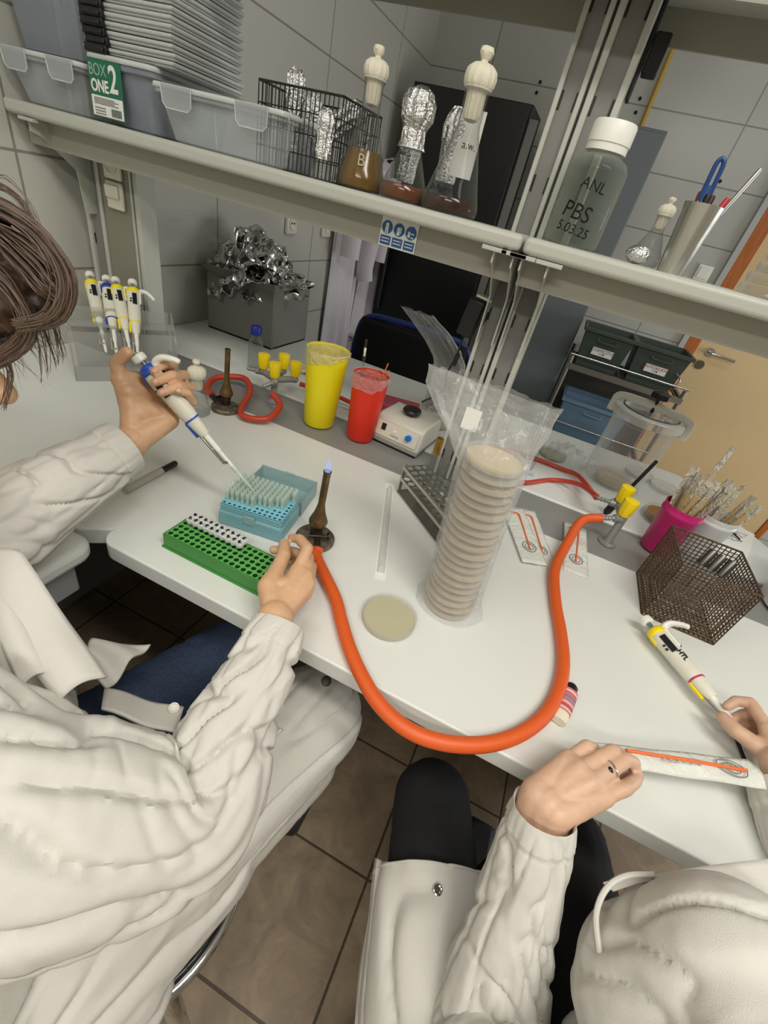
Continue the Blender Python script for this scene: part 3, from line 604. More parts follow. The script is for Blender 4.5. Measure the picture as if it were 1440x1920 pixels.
# grey bin with foil
tb = thing('grey_bin', 'grey plastic bin filled with crumpled foil at the left wall', 'bin', (-1.10, 1.53, BZ))
gb = M('grey bin plastic', (124, 124, 118), .55)
MB().box(-.145, .145, -.12, -.112, 0, .215).box(-.145, .145, .112, .12, 0, .215).box(-.145, -.137, -.112, .112, 0, .215).box(.137, .145, -.112, .112, 0, .215).box(-.145, .145, -.12, .12, 0, .01).build('bin_body', gb, tb, bevel=.003)
MB().box(-.150, .150, -.125, -.117, .200, .222).box(-.150, .150, .117, .125, .200, .222).box(-.150, -.142, -.117, .117, .200, .222).box(.142, .150, -.117, .117, .200, .222).build('bin_rim', gb, tb, bevel=.003)
MB().box(-.137, .137, -.112, .112, .01, .16).build('foil_filling', foil_sheet, tb)
fl = ['front left', 'front right', 'middle', 'back left', 'back right', 'topmost', 'left overhanging', 'right overhanging', 'upper middle', 'low front']
for k in range(10):
    r2 = random.Random(k + 20); cx = -1.10 + (-.07, .07, 0, -.06, .07, .02, -.10, .09, -.02, .01)[k]; cy = 1.52 + (-.05, -.05, -.02, .05, .04, 0, -.01, .0, .03, -.07)[k]; cz = BZ + (.20, .205, .24, .235, .24, .30, .24, .24, .28, .21)[k]
    rows = []
    ax = r2.uniform(-.6, .6); ay = r2.uniform(-.6, .6); rot = Matrix.Rotation(r2.uniform(0, 6.28), 3, 'Z') @ Matrix.Rotation(ax, 3, 'X') @ Matrix.Rotation(ay, 3, 'Y')
    for i in range(34):
        row = []
        for j in range(34):
            u = (i / 33 - .5) * .20; v = (j / 33 - .5) * .15
            p = Vector((u, v, 0)); n1 = noise.noise(Vector((u * 15, v * 15, k * 3.1))); n2 = noise.noise(Vector((u * 38, v * 38, k * 5.7))); n3 = abs(noise.noise(Vector((u * 22 + 4, v * 22, k))))
            p += Vector((.02 * n2, .02 * n1, .045 * n1 + .022 * n2 - .04 * n3)); row.append(rot @ p + Vector((cx, cy, cz)))
        rows.append(row)
    tag(MB().grid(rows).build('crumpled_foil', foil_sheet, ang=16, solid=.0004), 'crumpled silver foil sheet, the %s one in the heap over the grey bin' % fl[k], 'foil', 'crumpled foil sheets in the grey bin')
# bag film lying against the wall behind
rows = [[hx(290 + 120 * i / 19, 395 + 60 * j / 13, -1.305) + Vector((.02 * noise.noise(Vector((i * .5, j * .6, 1))) + .012, 0, 0)) for i in range(20)] for j in range(14)]
tag(MB().grid(rows).build('plastic_film', clear('thin film', (240, 240, 240), .05, .2, .08, wrinkle=.9, wscale=14), ang=20), 'shiny clear plastic film against the tiles left of the foil', 'plastic film')
# small blue capped bottle
t = thing('media_bottle', 'small glass bottle with blue screw cap in front of the grey bin', 'bottle', (-.875, 1.205, BZ))
MB().lathe([(.022, .001), (.0235, .004), (.0235, .075), (.021, .090), (.014, .103), (.0135, .118)], 36, cap1=False).build('bottle_glass', bottle_c, t)
MB().lathe([(.0165, .112), (.017, .114), (.017, .135), (.015, .138)], 36, wob=lambda a, z: .0003 * math.sin(a * 30)).build('screw_cap', M('blue cap', (34, 50, 150), .35), t)
# folded white gloves/packets beside the bin
rows = [[(-.80 + .15 * i / 15 + .02 * j / 7, 1.30 + .08 * j / 7, BZ + .012 + .012 * noise.noise(Vector((i * .5, j * .8, 5)))) for i in range(16)] for j in range(8)]
tag(MB().grid(rows).build('paper_packets', M('pinkish white packet', (220, 206, 200), .6), solid=.004), 'crumpled pale paper packets lying behind the yellow valve knobs', 'packets')
# buckets with liners
def bucket(x, y, r0, r1, h, m, label, lm, s, rz=0):
    t = thing('waste_bucket', label, 'bucket', (x, y, BZ), rz)
    MB().lathe([(r0 * .92, .001), (r0, .006), (r1, h), (r1 * 1.0, h + .001), (r1 - .002, h), (r0 - .003, .008)], 64, cap1=True).build('bucket_wall', m, t)
    rows = []
    for i in range(9):
        u = i / 8; row = []
        for k in range(72):
            a = 2 * PI * k / 72
            if u < .45: rr = r1 - .004 - .006 * (1 - u / .45) + .002 * noise.noise(Vector((math.cos(a) * 3, math.sin(a) * 3, u * 4 + s))); zz = h - .05 * (1 - u / .45)
            elif u < .55: rr = r1 + .001; zz = h + .003
            else:
                q = (u - .55) / .45; drop = (.018 + .016 * math.sin(a * 1 + s) + .008 * noise.noise(Vector((math.cos(a) * 2, math.sin(a) * 2, s)))) * q
                rr = r1 + .003 + .005 * noise.noise(Vector((math.cos(a) * 6, math.sin(a) * 6, q * 2 + s))) * q - drop * .08; zz = h - drop
            row.append((rr * math.cos(a), rr * math.sin(a), zz))
        rows.append(row)
    MB().grid(rows, True).build('bag_liner', lm, t); return t
bucket(-.522, 1.022, .042, .055, .205, bucket_y, 'tall yellow waste bucket with a milky bag liner', clear('yellowish liner', (232, 222, 170), .45, .8, .3, wrinkle=.6, wscale=40), 4.2)
bucket(-.398, 1.035, .038, .047, .178, bucket_r, 'red waste bucket with a clear bag liner', clear('red bucket liner', (250, 240, 235), .16, .6, .15, wrinkle=.9, wscale=40), 3.4)
RB = Vector((-.398, 1.035, BZ + .05))
for k, (dx, dy, L, lb) in enumerate(((.16, .2, .165, 'longest orange loop stick leaning right in the red bucket'), (.22, .25, .15, 'second orange loop stick at the right in the red bucket'), (.02, .1, .14, 'short orange loop stick in the middle of the red bucket'))):
    tag(MB().cyl(RB, RB + Vector((dx, dy, 1)).normalized() * L, .0016, n=6).build('inoculation_stick', M('orange stick', (214, 110, 70), .4)), lb, 'stick', 'orange sticks in the red bucket')
t = thing('serological_pipette', 'clear graduated pipette standing in the red bucket', 'pipette', mtx=fr(RB + Vector((-.02, 0, 0)), Vector((-.08, .05, 1))))
MB().lathe([(.001, 0), (.0035, .02), (.0035, .17), (.0028, .18), (.0028, .205)], 14).build('tube', glass_c, t); MB().lathe([(.003, .165), (.0032, .185)], 12).build('cotton_plug', cotton, t)
# gas valves
kn = M('yellow valve knob', (244, 214, 10), .35)
def valve(x, y, rz, label, z1, knobs, nozzles, post_h=None, group='gas valves on the service strip'):
    t = thing('gas_valve', label, 'gas valve', (x, y, BZ - .003), rz, group)
    MB().lathe([(.020, 0), (.0205, .003), (.012, .006), (.0095, .012), (.009, z1)], 28).build('valve_post', greyvalve, t)
    body = MB()
    for (kx, ky, kz) in knobs: body.tube([(0, 0, z1 - .004), (kx, ky, z1 - .004)], .0095, 14).ball((kx, ky, z1 - .004), .011, 14).cyl((kx, ky, z1), (kx, ky, z1 + .012), .006)
    body.build('valve_body', greyvalve, t)
    for (nx, ny, ang) in nozzles:
        d = Vector((math.cos(ang), math.sin(ang), -.12)).normalized(); p = Vector((nx, ny, z1 - .004))
        pr = [(.0095, 0), (.0095, .012), (.006, .014)] + [(.0062 - .0018 * (k % 2), .016 + k * .004) for k in range(7)] + [(.003, .046)]
        q = MB(); q.m = fr(p, d); q.lathe(pr, 18).build('hose_nozzle', greyvalve, t)
    for (kx, ky, kz) in knobs:
        q = MB(); q.m = Matrix.Translation((kx, ky, z1 + .008)); q.lathe([(.0125, -.002), (.0148, .006), (.0172, .034), (.0164, .039), (.006, .040)], 36, wob=lambda a, z: -.0012 * (.5 + .5 * math.cos(a * 8))); q.build('valve_knob', kn, t)
    return t
valve(-.690, 1.045, 0, 'gas valve with yellow knobs left of the yellow bucket', .072, [(-.055, .022, 0), (.004, -.008, 0), (-.022, .075, 0), (.035, .05, 0)], [(-.060, .015, PI), (.012, -.012, -PI / 2 - .2)])
valve(.290, 1.008, 0, 'gas valve with two yellow knobs feeding the long orange hose', .078, [(-.004, -.002, 0), (-.008, .065, 0)], [(-.008, -.004, PI + .5), (-.014, .065, PI - .15)])
# Bunsen burners
def burner(x, y, h, label, inlet, flame=False, tilt=0., bm=castm, rb=.037, bz=BZ):
    t = thing('bunsen_burner', label, 'burner', (x, y, bz)); t.rotation_euler = (0, tilt, 0)
    MB().lathe([(rb * .96, 0), (rb, .002), (rb, .009), (rb * .93, .012), (rb * .5, .0145), (.013, .017)], 44).build('burner_base', bm, t)
    MB().lathe([(.012, .014), (.0115, .030), (.0125, .034), (.0125, .040)], 24).build('gas_block', castdark, t)
    MB().lathe([(.009, .040), (.0165, .043), (.0175, .049), (.0150, .056), (.0105, .068), (.0075, .082), (.0065, .088), (.0065, h - .004), (.0072, h - .003), (.0072, h), (.0055, h), (.005, h - .02)], 30).build('burner_tube', brass, t)
    d = Vector((math.cos(inlet), math.sin(inlet), 0))
    MB().tube([d * .008 + Vector((0, 0, .024)), d * .030 + Vector((0, 0, .022)), d * .050 + Vector((0, 0, .018))], [.0065, .0055, .0055], 14).build('gas_inlet', castdark, t)
    e = Vector((-d.y, d.x, 0)); MB().cyl(d * .022 + e * -.018 + Vector((0, 0, .03)), d * .022 + e * .018 + Vector((0, 0, .03)), .003).cyl(d * .022 + e * .018 + Vector((0, 0, .03)), d * .022 + e * .021 + Vector((0, 0, .03)), .009).build('air_screw', castdark, t)
    if flame:
        m, n, p = nt('blue flame'); em = n.nodes.new('ShaderNodeEmission'); em.inputs[0].default_value = (.45, .55, 1, 1); em.inputs[1].default_value = 1.1
        tr = n.nodes.new('ShaderNodeBsdfTransparent'); mx = n.nodes.new('ShaderNodeMixShader'); mx.inputs[0].default_value = .38
        n.links.new(tr.outputs[0], mx.inputs[1]); n.links.new(em.outputs[0], mx.inputs[2]); n.links.new(mx.outputs[0], n.nodes['Material Output'].inputs[0])
        plabel(MB().lathe([(.0052, h - .001), (.0058, h + .005), (.0042, h + .014), (.0006, h + .024)], 20).build('flame', m, t), 'pale blue flame')
    return t
b1 = hz(590, 1013, BZ); burner(b1.x, b1.y, .158, 'lit brass burner with a blue flame in the middle of the bench', -.95, True, .025)
b2 = hz(423, 768, BZ); burner(b2.x, b2.y, .165, 'unlit dark burner near the grey strip behind the left hand', PI - .05, tilt=.04)
def hose(name, pts, r, m, label, extra=None):
    o = MB().tube(cat(pts, 8), r, 16).build(name, m, ang=80); return tag(o, label, 'hose')
hp = [(604, 1044, .918), (615, 1078, .913), (628, 1120, .911), (640, 1165, .911), (655, 1215, .911), (677, 1265, .911), (707, 1315, .911), (750, 1358, .912), (800, 1384, .913), (860, 1396, .914), (920, 1394, .913), (975, 1376, .912), (1020, 1342, .911), (1046, 1298, .911), (1056, 1245, .911), (1052, 1190, .911), (1042, 1130, .911), (1040, 1070, .916), (1060, 1025, .928)]
hose('gas_hose', [Vector((b1.x + .027, b1.y - .038, .9185)), Vector((b1.x + .036, b1.y - .056, .915))] + [hz(*p) for p in hp[2:]] + [Vector((.205, .958, .953)), Vector((.244, .983, .9655))], .0105, hose_m, 'long orange rubber hose looping over the bench front')
e = burn_d = Vector((math.cos(-.95), math.sin(-.95), 0))
hose('gas_hose', [Vector((-.79, .905, .92)), Vector((-.83, .93, .92)), Vector((-.855, 1.0, .925)), Vector((-.80, 1.05, .93)), Vector((-.735, .995, .925)), Vector((-.70, .915, .918)), Vector((-.665, .875, .915)), Vector((-.61, .90, .92)), Vector((-.615, .965, .935)), Vector((-.655, .985, .950))], .0085, hose_r, 'red rubber hose between the unlit burner and the left gas valve')
hose('gas_hose', [Vector((.232, 1.085, .966)), hz(1085, 908, .935), hz(1035, 900, .9075), hz(985, 905, .9075), hz(940, 900, .9075), hz(900, 880, .9075)], .0065, hose_r, 'lower red hose running left from the rear yellow knob')
hose('gas_hose', [Vector((.236, 1.10, .955)), hz(1085, 893, .920), hz(1055, 880, .9075), hz(1010, 862, .9075), hz(960, 846, .9075), hz(900, 830, .9075)], .0065, hose_r, 'upper red hose lying across the far bench')
hose('gas_hose', [Vector((-.64, 1.10, .955)), Vector((-.60, 1.13, .945)), Vector((-.56, 1.17, .93)), Vector((-.48, 1.18, .92)), Vector((-.43, 1.17, .92))], .0065, hose_r, 'short red hose vanishing behind the yellow bucket')
# small Erlenmeyer behind the hand
p = hz(372, 775, BZ); erlen(p.x, p.y, BZ, .029, .098, .0165, 'small empty glass flask with cotton stopper beside the unlit burner')
# vortex mixer
mix = M('mixer housing', (206, 203, 190), .4)
t = thing('vortex_mixer', 'grey laboratory shaker with blue dial right of the red bucket', 'mixer', (-.300, 1.045, BZ - .004), -.10)
a = .072
q = MB(); sec = [(0, .006), (0, .024), (.012, .074), (.030, .082), (.13, .082), (.145, .070), (.145, .006)]
q.m = Matrix(((0, 0, 1, 0), (1, 0, 0, 0), (0, 1, 0, 0), (0, 0, 0, 1))); q.prism(sec, -a, a); q.build('mixer_housing', mix, t, bevel=.006)
MB().box(-a + .004, a - .004, .004, .14, 0, .008).build('rubber_feet', black_pl, t)
MB().box(-a, a, -.001, .144, .007, .022).build('lower_housing', M('mixer lower grey', (150, 148, 142), .45), t, bevel=.003)
FM = Matrix.Translation((0, .0045, .048)) @ Matrix.Rotation(PI / 2 - .235, 4, 'X')
q = MB(); q.m = FM; q.box(-.064, .064, -.021, .020, .0015, .0028); pn = q.build('control_panel', M('panel beige', (216, 212, 196), .45), t, bevel=.0006)
q = MB(); q.m = FM; q.box(-.047, -.034, -.004, .014, .0025, .0055).build('power_switch', black_pl, t, bevel=.001)
q = MB(); q.m = FM @ Matrix.Translation((.038, .002, 0)); q.lathe([(.014, .0025), (.014, .0033)], 30).build('dial_scale', M('dial scale pale blue', (196, 220, 232), .5), t)
q = MB(); q.m = FM @ Matrix.Translation((.038, .002, 0)); q.lathe([(.0085, .003), (.008, .013), (.0065, .0145)], 30).build('blue_dial', M('blue dial', (42, 104, 180), .35), t)
q = MB(); q.m = FM @ Matrix.Translation((-.006, .002, 0)); q.lathe([(.0045, .0025), (.004, .006)], 20).build('indicator_button', white_pl, t)
textmesh('panel_text', 'VORTEX', .007, M('panel print', (70, 84, 130), .6), t, FM @ Matrix.Translation((-.004, -.011, .0031)))
MB().lathe([(.008, .080), (.008, .088), (.024, .090), (.0265, .096), (.024, .101), (.012, .096), (.004, .094)], 32).build('rubber_cup', black_pl, t).location = (-.0, .075, 0)
# pink box, bags and dishes behind the shaker on the far bench
pk = thing('tip_box', 'pink tip box with clear lid behind the red bucket', 'tip box', (-.37, 1.26, BZ), .25)
MB().box(-.06, .06, -.042, .042, 0, .045).build('box_base', M('pink box plastic', (190, 66, 92), .4), pk, bevel=.004); MB().box(-.061, .061, -.043, .043, .045, .075).build('box_lid', petri_c, pk, bevel=.004)
rows = [[Vector((-.30 + .16 * i / 15, 1.24 + .16 * j / 11, BZ + .03 + .05 * math.sin(PI * i / 15) * math.sin(PI * j / 11) + .028 * noise.noise(Vector((i * .45, j * .5, 2))))) for i in range(16)] for j in range(12)]
tag(MB().grid(rows).build('plastic_bag', bag_c, ang=20), 'crumpled clear bag over a dish behind the shaker', 'bag')
petri(-.25, 1.31, BZ, 'petri dish with agar under the crumpled bag behind the shaker', ag=agar, h=.015)
petri(-.235, 1.47, BZ, 'petri dish with olive agar lying behind the bag', ag=agar, h=.015)
def dishstack(x, y, n, dx, dy, lab, group, agm, h=.0145, first=1):
    names = ['bottom', 'second', 'third', 'fourth', 'fifth', 'sixth', 'seventh', 'eighth', 'ninth', 'tenth', 'eleventh', 'twelfth', 'thirteenth', 'fourteenth', 'fifteenth', 'sixteenth', 'seventeenth', 'eighteenth', 'nineteenth', 'top']
    root = None
    for k in range(n):
        jx = .0012 * math.sin(k * 2.3); jy = .0012 * math.cos(k * 1.7); u = k / max(1, n - 1); nm = 'top' if k == n - 1 else names[k]
        lb = '%s petri dish, counted upwards, in %s' % (nm, lab)
        if root is None: root = petri(x, y, BZ + .001, lb, group, ag=agm, h=h - .0005)
        else: dup(root, (x + dx * u + jx, y + dy * u + jy, BZ + .001 + k * h), None, lb)
dishstack(.002, .582, 20, -.020, .008, 'the tall bagged stack', 'petri dishes in the tall bag', agar_pk)
dishstack(-.290, 1.35 + .10, 9, -.0, .0, 'the bagged stack on the far bench', 'petri dishes in the far bag', agar)
def bagloft(name, rings, label, m, wr, seed, n=96, open_rings=None):
    """rings: (cx, cy, z, rx, ry)"""
    out = []; R2_ = []
    for i in range(len(rings) - 1):
        for k in range(5): u = k / 5; R2_.append([rings[i][j] + (rings[i + 1][j] - rings[i][j]) * u for j in range(5)])
    R2_.append(list(rings[-1]))
    for i, (cx, cy, z, rx, ry) in enumerate(R2_):
        row = []
        for k in range(n):
            a = 2 * PI * k / n; w = wr * min(1, .25 + max(0, (rx - ry)) * 12)
            dn = w * (noise.noise(Vector((math.cos(a) * 3, math.sin(a) * 3, z * 22 + seed))) + .5 * noise.noise(Vector((math.cos(a) * 9, math.sin(a) * 9, z * 50 + seed))))
            row.append((cx + (rx + dn) * math.cos(a), cy + (ry + dn) * math.sin(a), z + dn * .6))
        out.append(row)
    if open_rings:
        t = thing(name, label, 'bag'); MB().grid(out, True).build('bag_wrap', m, t, ang=30)
        q = bagloft('open_end', open_rings, label, bag_t, wr * .55, seed + 3); del q['label']; del q['category']; q.parent = t; return t
    o = MB().grid(out, True).build(name, m, ang=30); return tag(o, label, 'bag')
bagloft('plastic_bag', [(.004, .585, BZ + .002, .062, .056), (.003, .584, BZ + .02, .051, .050), (-.008, .586, 1.05, .0485, .0485), (-.018, .590, 1.17, .050, .0485)], 'clear bag around the tall stack of petri dishes, flaring open at its top', bag_c, .012, 3, open_rings=[(-.018, .590, 1.17, .050, .0485), (-.032, .592, 1.20, .062, .042), (-.046, .597, 1.225, .078, .028), (-.056, .602, 1.25, .090, .014), (-.058, .604, 1.276, .094, .007)])
rows = [[(-.07 + .13 * i / 15, .545 - .03 * j / 5 + .01 * math.sin(i), BZ + .004 + .006 * abs(noise.noise(Vector((i * .6, j, 4))))) for i in range(16)] for j in range(6)]
bagloft('plastic_bag', [(-.290, 1.45, BZ + .002, .055, .052), (-.29, 1.45, 1.03, .052, .05), (-.30, 1.45, 1.06, .055, .04), (-.335, 1.45, 1.10, .06, .035), (-.39, 1.45, 1.14, .062, .025), (-.45, 1.45, 1.175, .055, .012)], 'clear bag around the far petri dish stack, its open end folded to the left', bag_t, .010, 9)
p = hy(886, 783, .575); tag(MB().box(p.x - .011, p.x + .011, .568, .569, p.z - .016, p.z + .014).build('white_tape', paper_m), 'small white tape piece stuck on the big clear bag', 'tape')
# power adapter hanging at the post with its cable
t = thing('power_adapter', 'black power adapter hanging beside the middle shelf post', 'power adapter', (-.192, 1.0, 1.245)); t.rotation_euler = (0, .12, 0)
MB().box(-.017, .017, -.02, .015, 0, .075).build('adapter_body', black_pl, t, bevel=.004); MB().box(.012, .03, -.01, .02, .03, .06).build('plug', black_pl, t, bevel=.002); MB().box(-.006, .026, -.018, .012, .080, .084).build('adapter_top_plate', cream_pl, t)
MB().tube(cat([(0, 0, .002), (.001, 0, -.03), (.004, 0, -.05), (-.002, 0, -.09), (.004, .02, -.13), (-.015, .05, -.17), (-.05, .1, -.22)], 6), .0022, 8).build('power_cable', cord_m, t); MB().cyl((.004, 0, -.042), (.004, 0, -.068), .0055).build('ferrite_core', black_pl, t)
# test tubes behind the post at right
for k, (dx, lb) in enumerate(((0, 'leftmost'), (.017, 'middle'), (.036, 'rightmost'))):
    t = thing('test_tube', lb + ' of the three empty test tubes standing right of the posts', 'test tube', (.03 + dx, 1.22, BZ + .01), 0, 'test tubes right of the posts')
    if k == 0: MB().lathe([(.001, 0), (.005, .002), (.007, .008), (.007, .158), (.0082, .160)], 20, cap1=False).build('tube_glass', glass_c, t); tt0 = t
    else:
        c = tt0.children[0].copy(); C.objects.link(c); c.parent = t
t = thing('tube_stand', 'low clear stand holding the three test tubes right of the posts', 'tube stand', (.048, 1.22, BZ)); MB().box(-.035, .035, -.02, .02, 0, .009).build('stand_base', white_tr, t, bevel=.002)
# foil and film heap right of the bag, on the far bench
rows = [[Vector((.10 + .12 * i / 15, 1.33 + .14 * j / 11, BZ + .016 + .035 * math.sin(PI * i / 15) * math.sin(PI * j / 11) + .03 * noise.noise(Vector((i * .5, j * .55, 12))))) for i in range(16)] for j in range(12)]
tag(MB().grid(rows).build('plastic_bag', bag_c, ang=20), 'small crumpled clear bag lying behind the tall dish stack', 'bag')
petri(.12, 1.40, BZ, 'petri dish with olive agar half under the small crumpled bag', ag=M('olive agar', (150, 150, 110), .4))
# anaerobic jar
t = thing('anaerobic_jar', 'large clear round jar with clamped lid and black knob on the far bench', 'jar', (.305, 1.385, BZ), -.30); Rj = .086
MB().lathe([(Rj * .9, .002), (Rj * .96, .006), (Rj, .02), (Rj, .19), (Rj * 1.06, .193), (Rj * 1.06, .20)], 64, cap1=False).build('jar_body', clear('jar plastic', (225, 225, 220), .10, .75, .08), t)
MB().lathe([(Rj * 1.08, .200), (Rj * 1.12, .203), (Rj * 1.12, .222), (Rj * 1.05, .226), (Rj * .88, .226), (Rj * .86, .214)], 64, cap0=False, cap1=False).build('lid_rim', clear('lid rim plastic', (232, 232, 226), .45, .9, .12), t)
MB().lathe([(Rj * .86, .214), (Rj * .5, .222), (.003, .224)], 48, cap0=False).build('lid_dome', clear('lid dome', (225, 225, 220), .12, .7, .08), t); MB().tube([(Rj * .88 * math.cos(a), Rj * .88 * math.sin(a), .227) for a in [2 * PI * k / 48 for k in range(48)]], .0022, 8, closed=True).build('rubber_seal', M('grey seal', (90, 90, 88), .5), t)
q = MB().tube(cat([(-Rj * 1.17, 0, .190), (-Rj * 1.17, 0, .215), (-Rj * 1.10, 0, .236), (-Rj * .5, 0, .242), (0, 0, .243), (Rj * .5, 0, .242), (Rj * 1.10, 0, .236), (Rj * 1.17, 0, .215), (Rj * 1.17, 0, .190)], 5), .0055, 8, ex=2.0, up=(0, 1, 0)); q.build('clamp_bar', white_pl, t)
MB().cyl((0, 0, .225), (0, 0, .268), .005).lathe([(.008, .262), (.026, .266), (.026, .280), (.010, .286)], 36, wob=lambda a, z: -.003 * (.5 + .5 * math.cos(a * 6))).build('clamp_knob', black_pl, t)
MB().cyl((.03, .02, .20), (.03, .02, .235), .005).build('lid_valve', chrome, t); MB().cyl((.05, -.02, .205), (.05, -.02, .225), .006).build('lid_valve', chrome, t); MB().cyl((.03, .02, .175), (.03, .02, .202), .006).build('inner_valve', black_pl, t)
petri(.30, 1.36, BZ + .006, 'agar dish standing inside the clamped jar', ag=M('beige agar', (190, 176, 140), .4), h=.03, r=.05)
petri(.395, 1.385 + .115, BZ, 'empty clear dish behind the clamped jar', r=.045)
petri(.47, 1.46, BZ, 'clear dish with droplets right of the clamped jar near the bench end', r=.045, name='petri_dish')
t = petri(.435, 1.235, BZ, 'open round dish with orange brown agar behind the magenta cup', r=.052, ag=None, lid=False, h=.03); MB().lathe([(.040, .004), (.041, .020)], 40).build('brown_agar', M('brown agar', (150, 104, 50), .4), t)
MB().lathe([(.053, .0), (.054, .001), (.054, .010)], 48, cap1=False).build('lower_lid', petri_c, t)
# black handled spatula
p0 = Vector((.300, 1.10, .965)); p1 = hy(1232, 864, 1.14)
t = thing('black_spatula', 'black plastic handled tool leaning behind the right gas valve', 'spatula', mtx=fr(Vector((.285, 1.145, BZ)), p1 - Vector((.285, 1.145, BZ))))
L = (p1 - Vector((.285, 1.145, BZ))).length; MB().lathe([(.004, 0), (.010, .01), (.0105, .05), (.0045, .075), (.0045, L - .002), (.0035, L)], 16, ex=.6).build('handle', black_pl, t)
# magenta cup and white cup with wrapped swabs
def cup(x, y, r0, r1, h, m, label, lip=True):
    t = thing('swab_cup', label, 'cup', (x, y, BZ)); MB().lathe([(r0 * .93, .001), (r0, .005), (r1, h - .022), (r1 * 1.03, h - .020), (r1 * 1.03, h - .014), (r1, h - .012), (r1 * 1.02, h), (r1 * .98, h), (r0 * .96, .008)], 48).build('cup_wall', m, t); return t
cup(.408, 1.070, .036, .043, .128, magenta, 'magenta plastic cup full of wrapped wooden spatulas')
cup(.500, 1.135, .040, .048, .115, clear('white cup plastic', (228, 230, 230), .8, .96, .3), 'white translucent cup with wrapped sticks behind the magenta cup')
wrapm = clear('paper wrap film', (226, 218, 200), .62, .9, .35, wrinkle=.8, wscale=60); wood = M('wooden stick', (196, 164, 110), .6)
def wrapped(c, d, L, w, label, group, rot=0., big=False, z0=.01):
    t = thing('wrapped_spatula', label, 'spatula', mtx=fr(Vector((c[0], c[1], BZ + z0)), Vector(d), Vector((math.cos(rot), math.sin(rot), 0)))); t['group'] = group
    rows = [[(w * (i / 5 - .5) * (1 - .12 * (j in (0, 9))), .0016 * math.sin(i * 1.9 + j * 1.3) + .0012, L * j / 9 + .003 * (i % 2) * (j == 9)) for i in range(6)] for j in range(10)]
    MB().grid(rows).build('wrapper', wrapm, t, solid=.0006); MB().box(-w * .26, w * .26, -.0012, .0006, L * .04, L * (.80 if not big else .7)).build('stick', wood, t, bevel=.0005)
r2 = random.Random(8)
sides = ['left back', 'left', 'left front', 'centre left', 'centre', 'centre front', 'centre back', 'right', 'right front', 'right back', 'far right', 'inner left', 'inner right', 'front']
for k in range(14):
    a = 2 * PI * k / 14; rr = .024 * (.5 + .5 * (k % 2)); L = .185 + .02 * r2.random()
    if k == 3: L = .262
    wrapped((.408 + .6 * rr * math.cos(a), 1.07 + .6 * rr * math.sin(a)), (.10 * math.cos(a) * 1.6 + .05, .10 * math.sin(a) + .06, 1), L, .019 if k != 3 else .026, ('tallest wrapped spatula' if k == 3 else 'wrapped wooden spatula') + ', the %s one in the magenta cup' % sides[k], 'wrapped spatulas in the magenta cup', a * 1.7)
for k in range(8):
    a = 2 * PI * k / 8
    wrapped((.500 + .018 * math.cos(a), 1.135 + .018 * math.sin(a)), (.14 * math.cos(a) + .14, .10 * math.sin(a) + .05, 1), .155 + .01 * (k % 3), .017, 'thin wrapped stick, the %s one in the white cup' % sides[k], 'wrapped sticks in the white cup', a * 1.3)
# drawing on paper, white appliance at the right edge
t = thing('printed_paper', 'white sheet with black and pink triangle drawings at the bench end', 'paper', (.625, 1.30, BZ + .0008), -.35)
MB().box(-.055, .06, -.10, .10, 0, .0008).build('paper_sheet', paper_m, t)
q = MB()
for cx, cy, s_ in ((.0, .03, .022), (-.015, -.025, .022), (.02, .0, .018)):
    P3 = [(cx + s_ * math.cos(a_), cy + s_ * math.sin(a_), .0014) for a_ in (.3, 2.5, 4.4)]; q.tube(P3, .0008, 5, closed=True)
q.build('triangle_marks', ink, t); q = MB(); P3 = [(.03 + .02 * math.cos(a_), .05 + .02 * math.sin(a_), .0014) for a_ in (.8, 3, 4.9)]; q.tube(P3, .0008, 5, closed=True).build('pink_marks', M('pink print', (200, 110, 170), .6), t)
t = thing('marker_pen', 'black tipped thin brush lying across the printed sheet', 'pen', mtx=fr(Vector((.60, 1.40, BZ + .006)), Vector((.5, -1, 0)))); MB().lathe([(.005, 0), (.005, .02), (.0028, .026), (.002, .12)], 14).build('barrel', black_pl, t)
t = thing('white_canister', 'rounded white canister at the right edge of the bench', 'canister', (.745, 1.03, BZ)); MB().lathe([(.098, .0), (.105, .004), (.105, .14), (.10, .155), (.085, .162), (.02, .165)], 56).build('canister_body', M('off white enamel', (214, 212, 204), .35), t); MB().lathe([(.1065, .10), (.1065, .104)], 56, cap0=False, cap1=False).build('canister_seam', steel, t)
MB().tube(cat([(-.105, -.02, .09), (-.125, -.025, .085), (-.125, -.03, .065), (-.105, -.03, .06)], 4), .003).build('canister_handle', black_m, t)
# rusty wire basket at right
rust = M('rusty brown wire', (104, 84, 66), .6, .55, var=.4, vscale=90)
wire_basket('wire_basket', 'rusty square mesh basket with metal caps on the right side of the bench', 'basket', .4215, .857, BZ + .001, .134, .142, .134, .0084, .00115, rust, 16, 0, True)
caps = [(.452, .912, 'left'), (.468, .905, 'middle'), (.485, .897, 'right')]
for x, y, lb in caps:
    t = thing('capped_test_tube', 'metal capped test tube, %s of the three leaning in the rusty basket' % lb, 'test tube', mtx=fr(Vector((x - .045, y - .05, BZ + .008)), Vector((.24, .34, 1)))); t['group'] = 'capped tubes in the rusty basket'
    MB().lathe([(.001, 0), (.005, .002), (.0068, .009), (.0068, .115)], 18, cap1=False).build('tube_glass', glass_c, t); MB().lathe([(.0085, .095), (.0085, .128), (.0075, .131)], 22).build('metal_cap', M('dull cap metal', (120, 118, 112), .35, 1.), t)
r2 = random.Random(3)
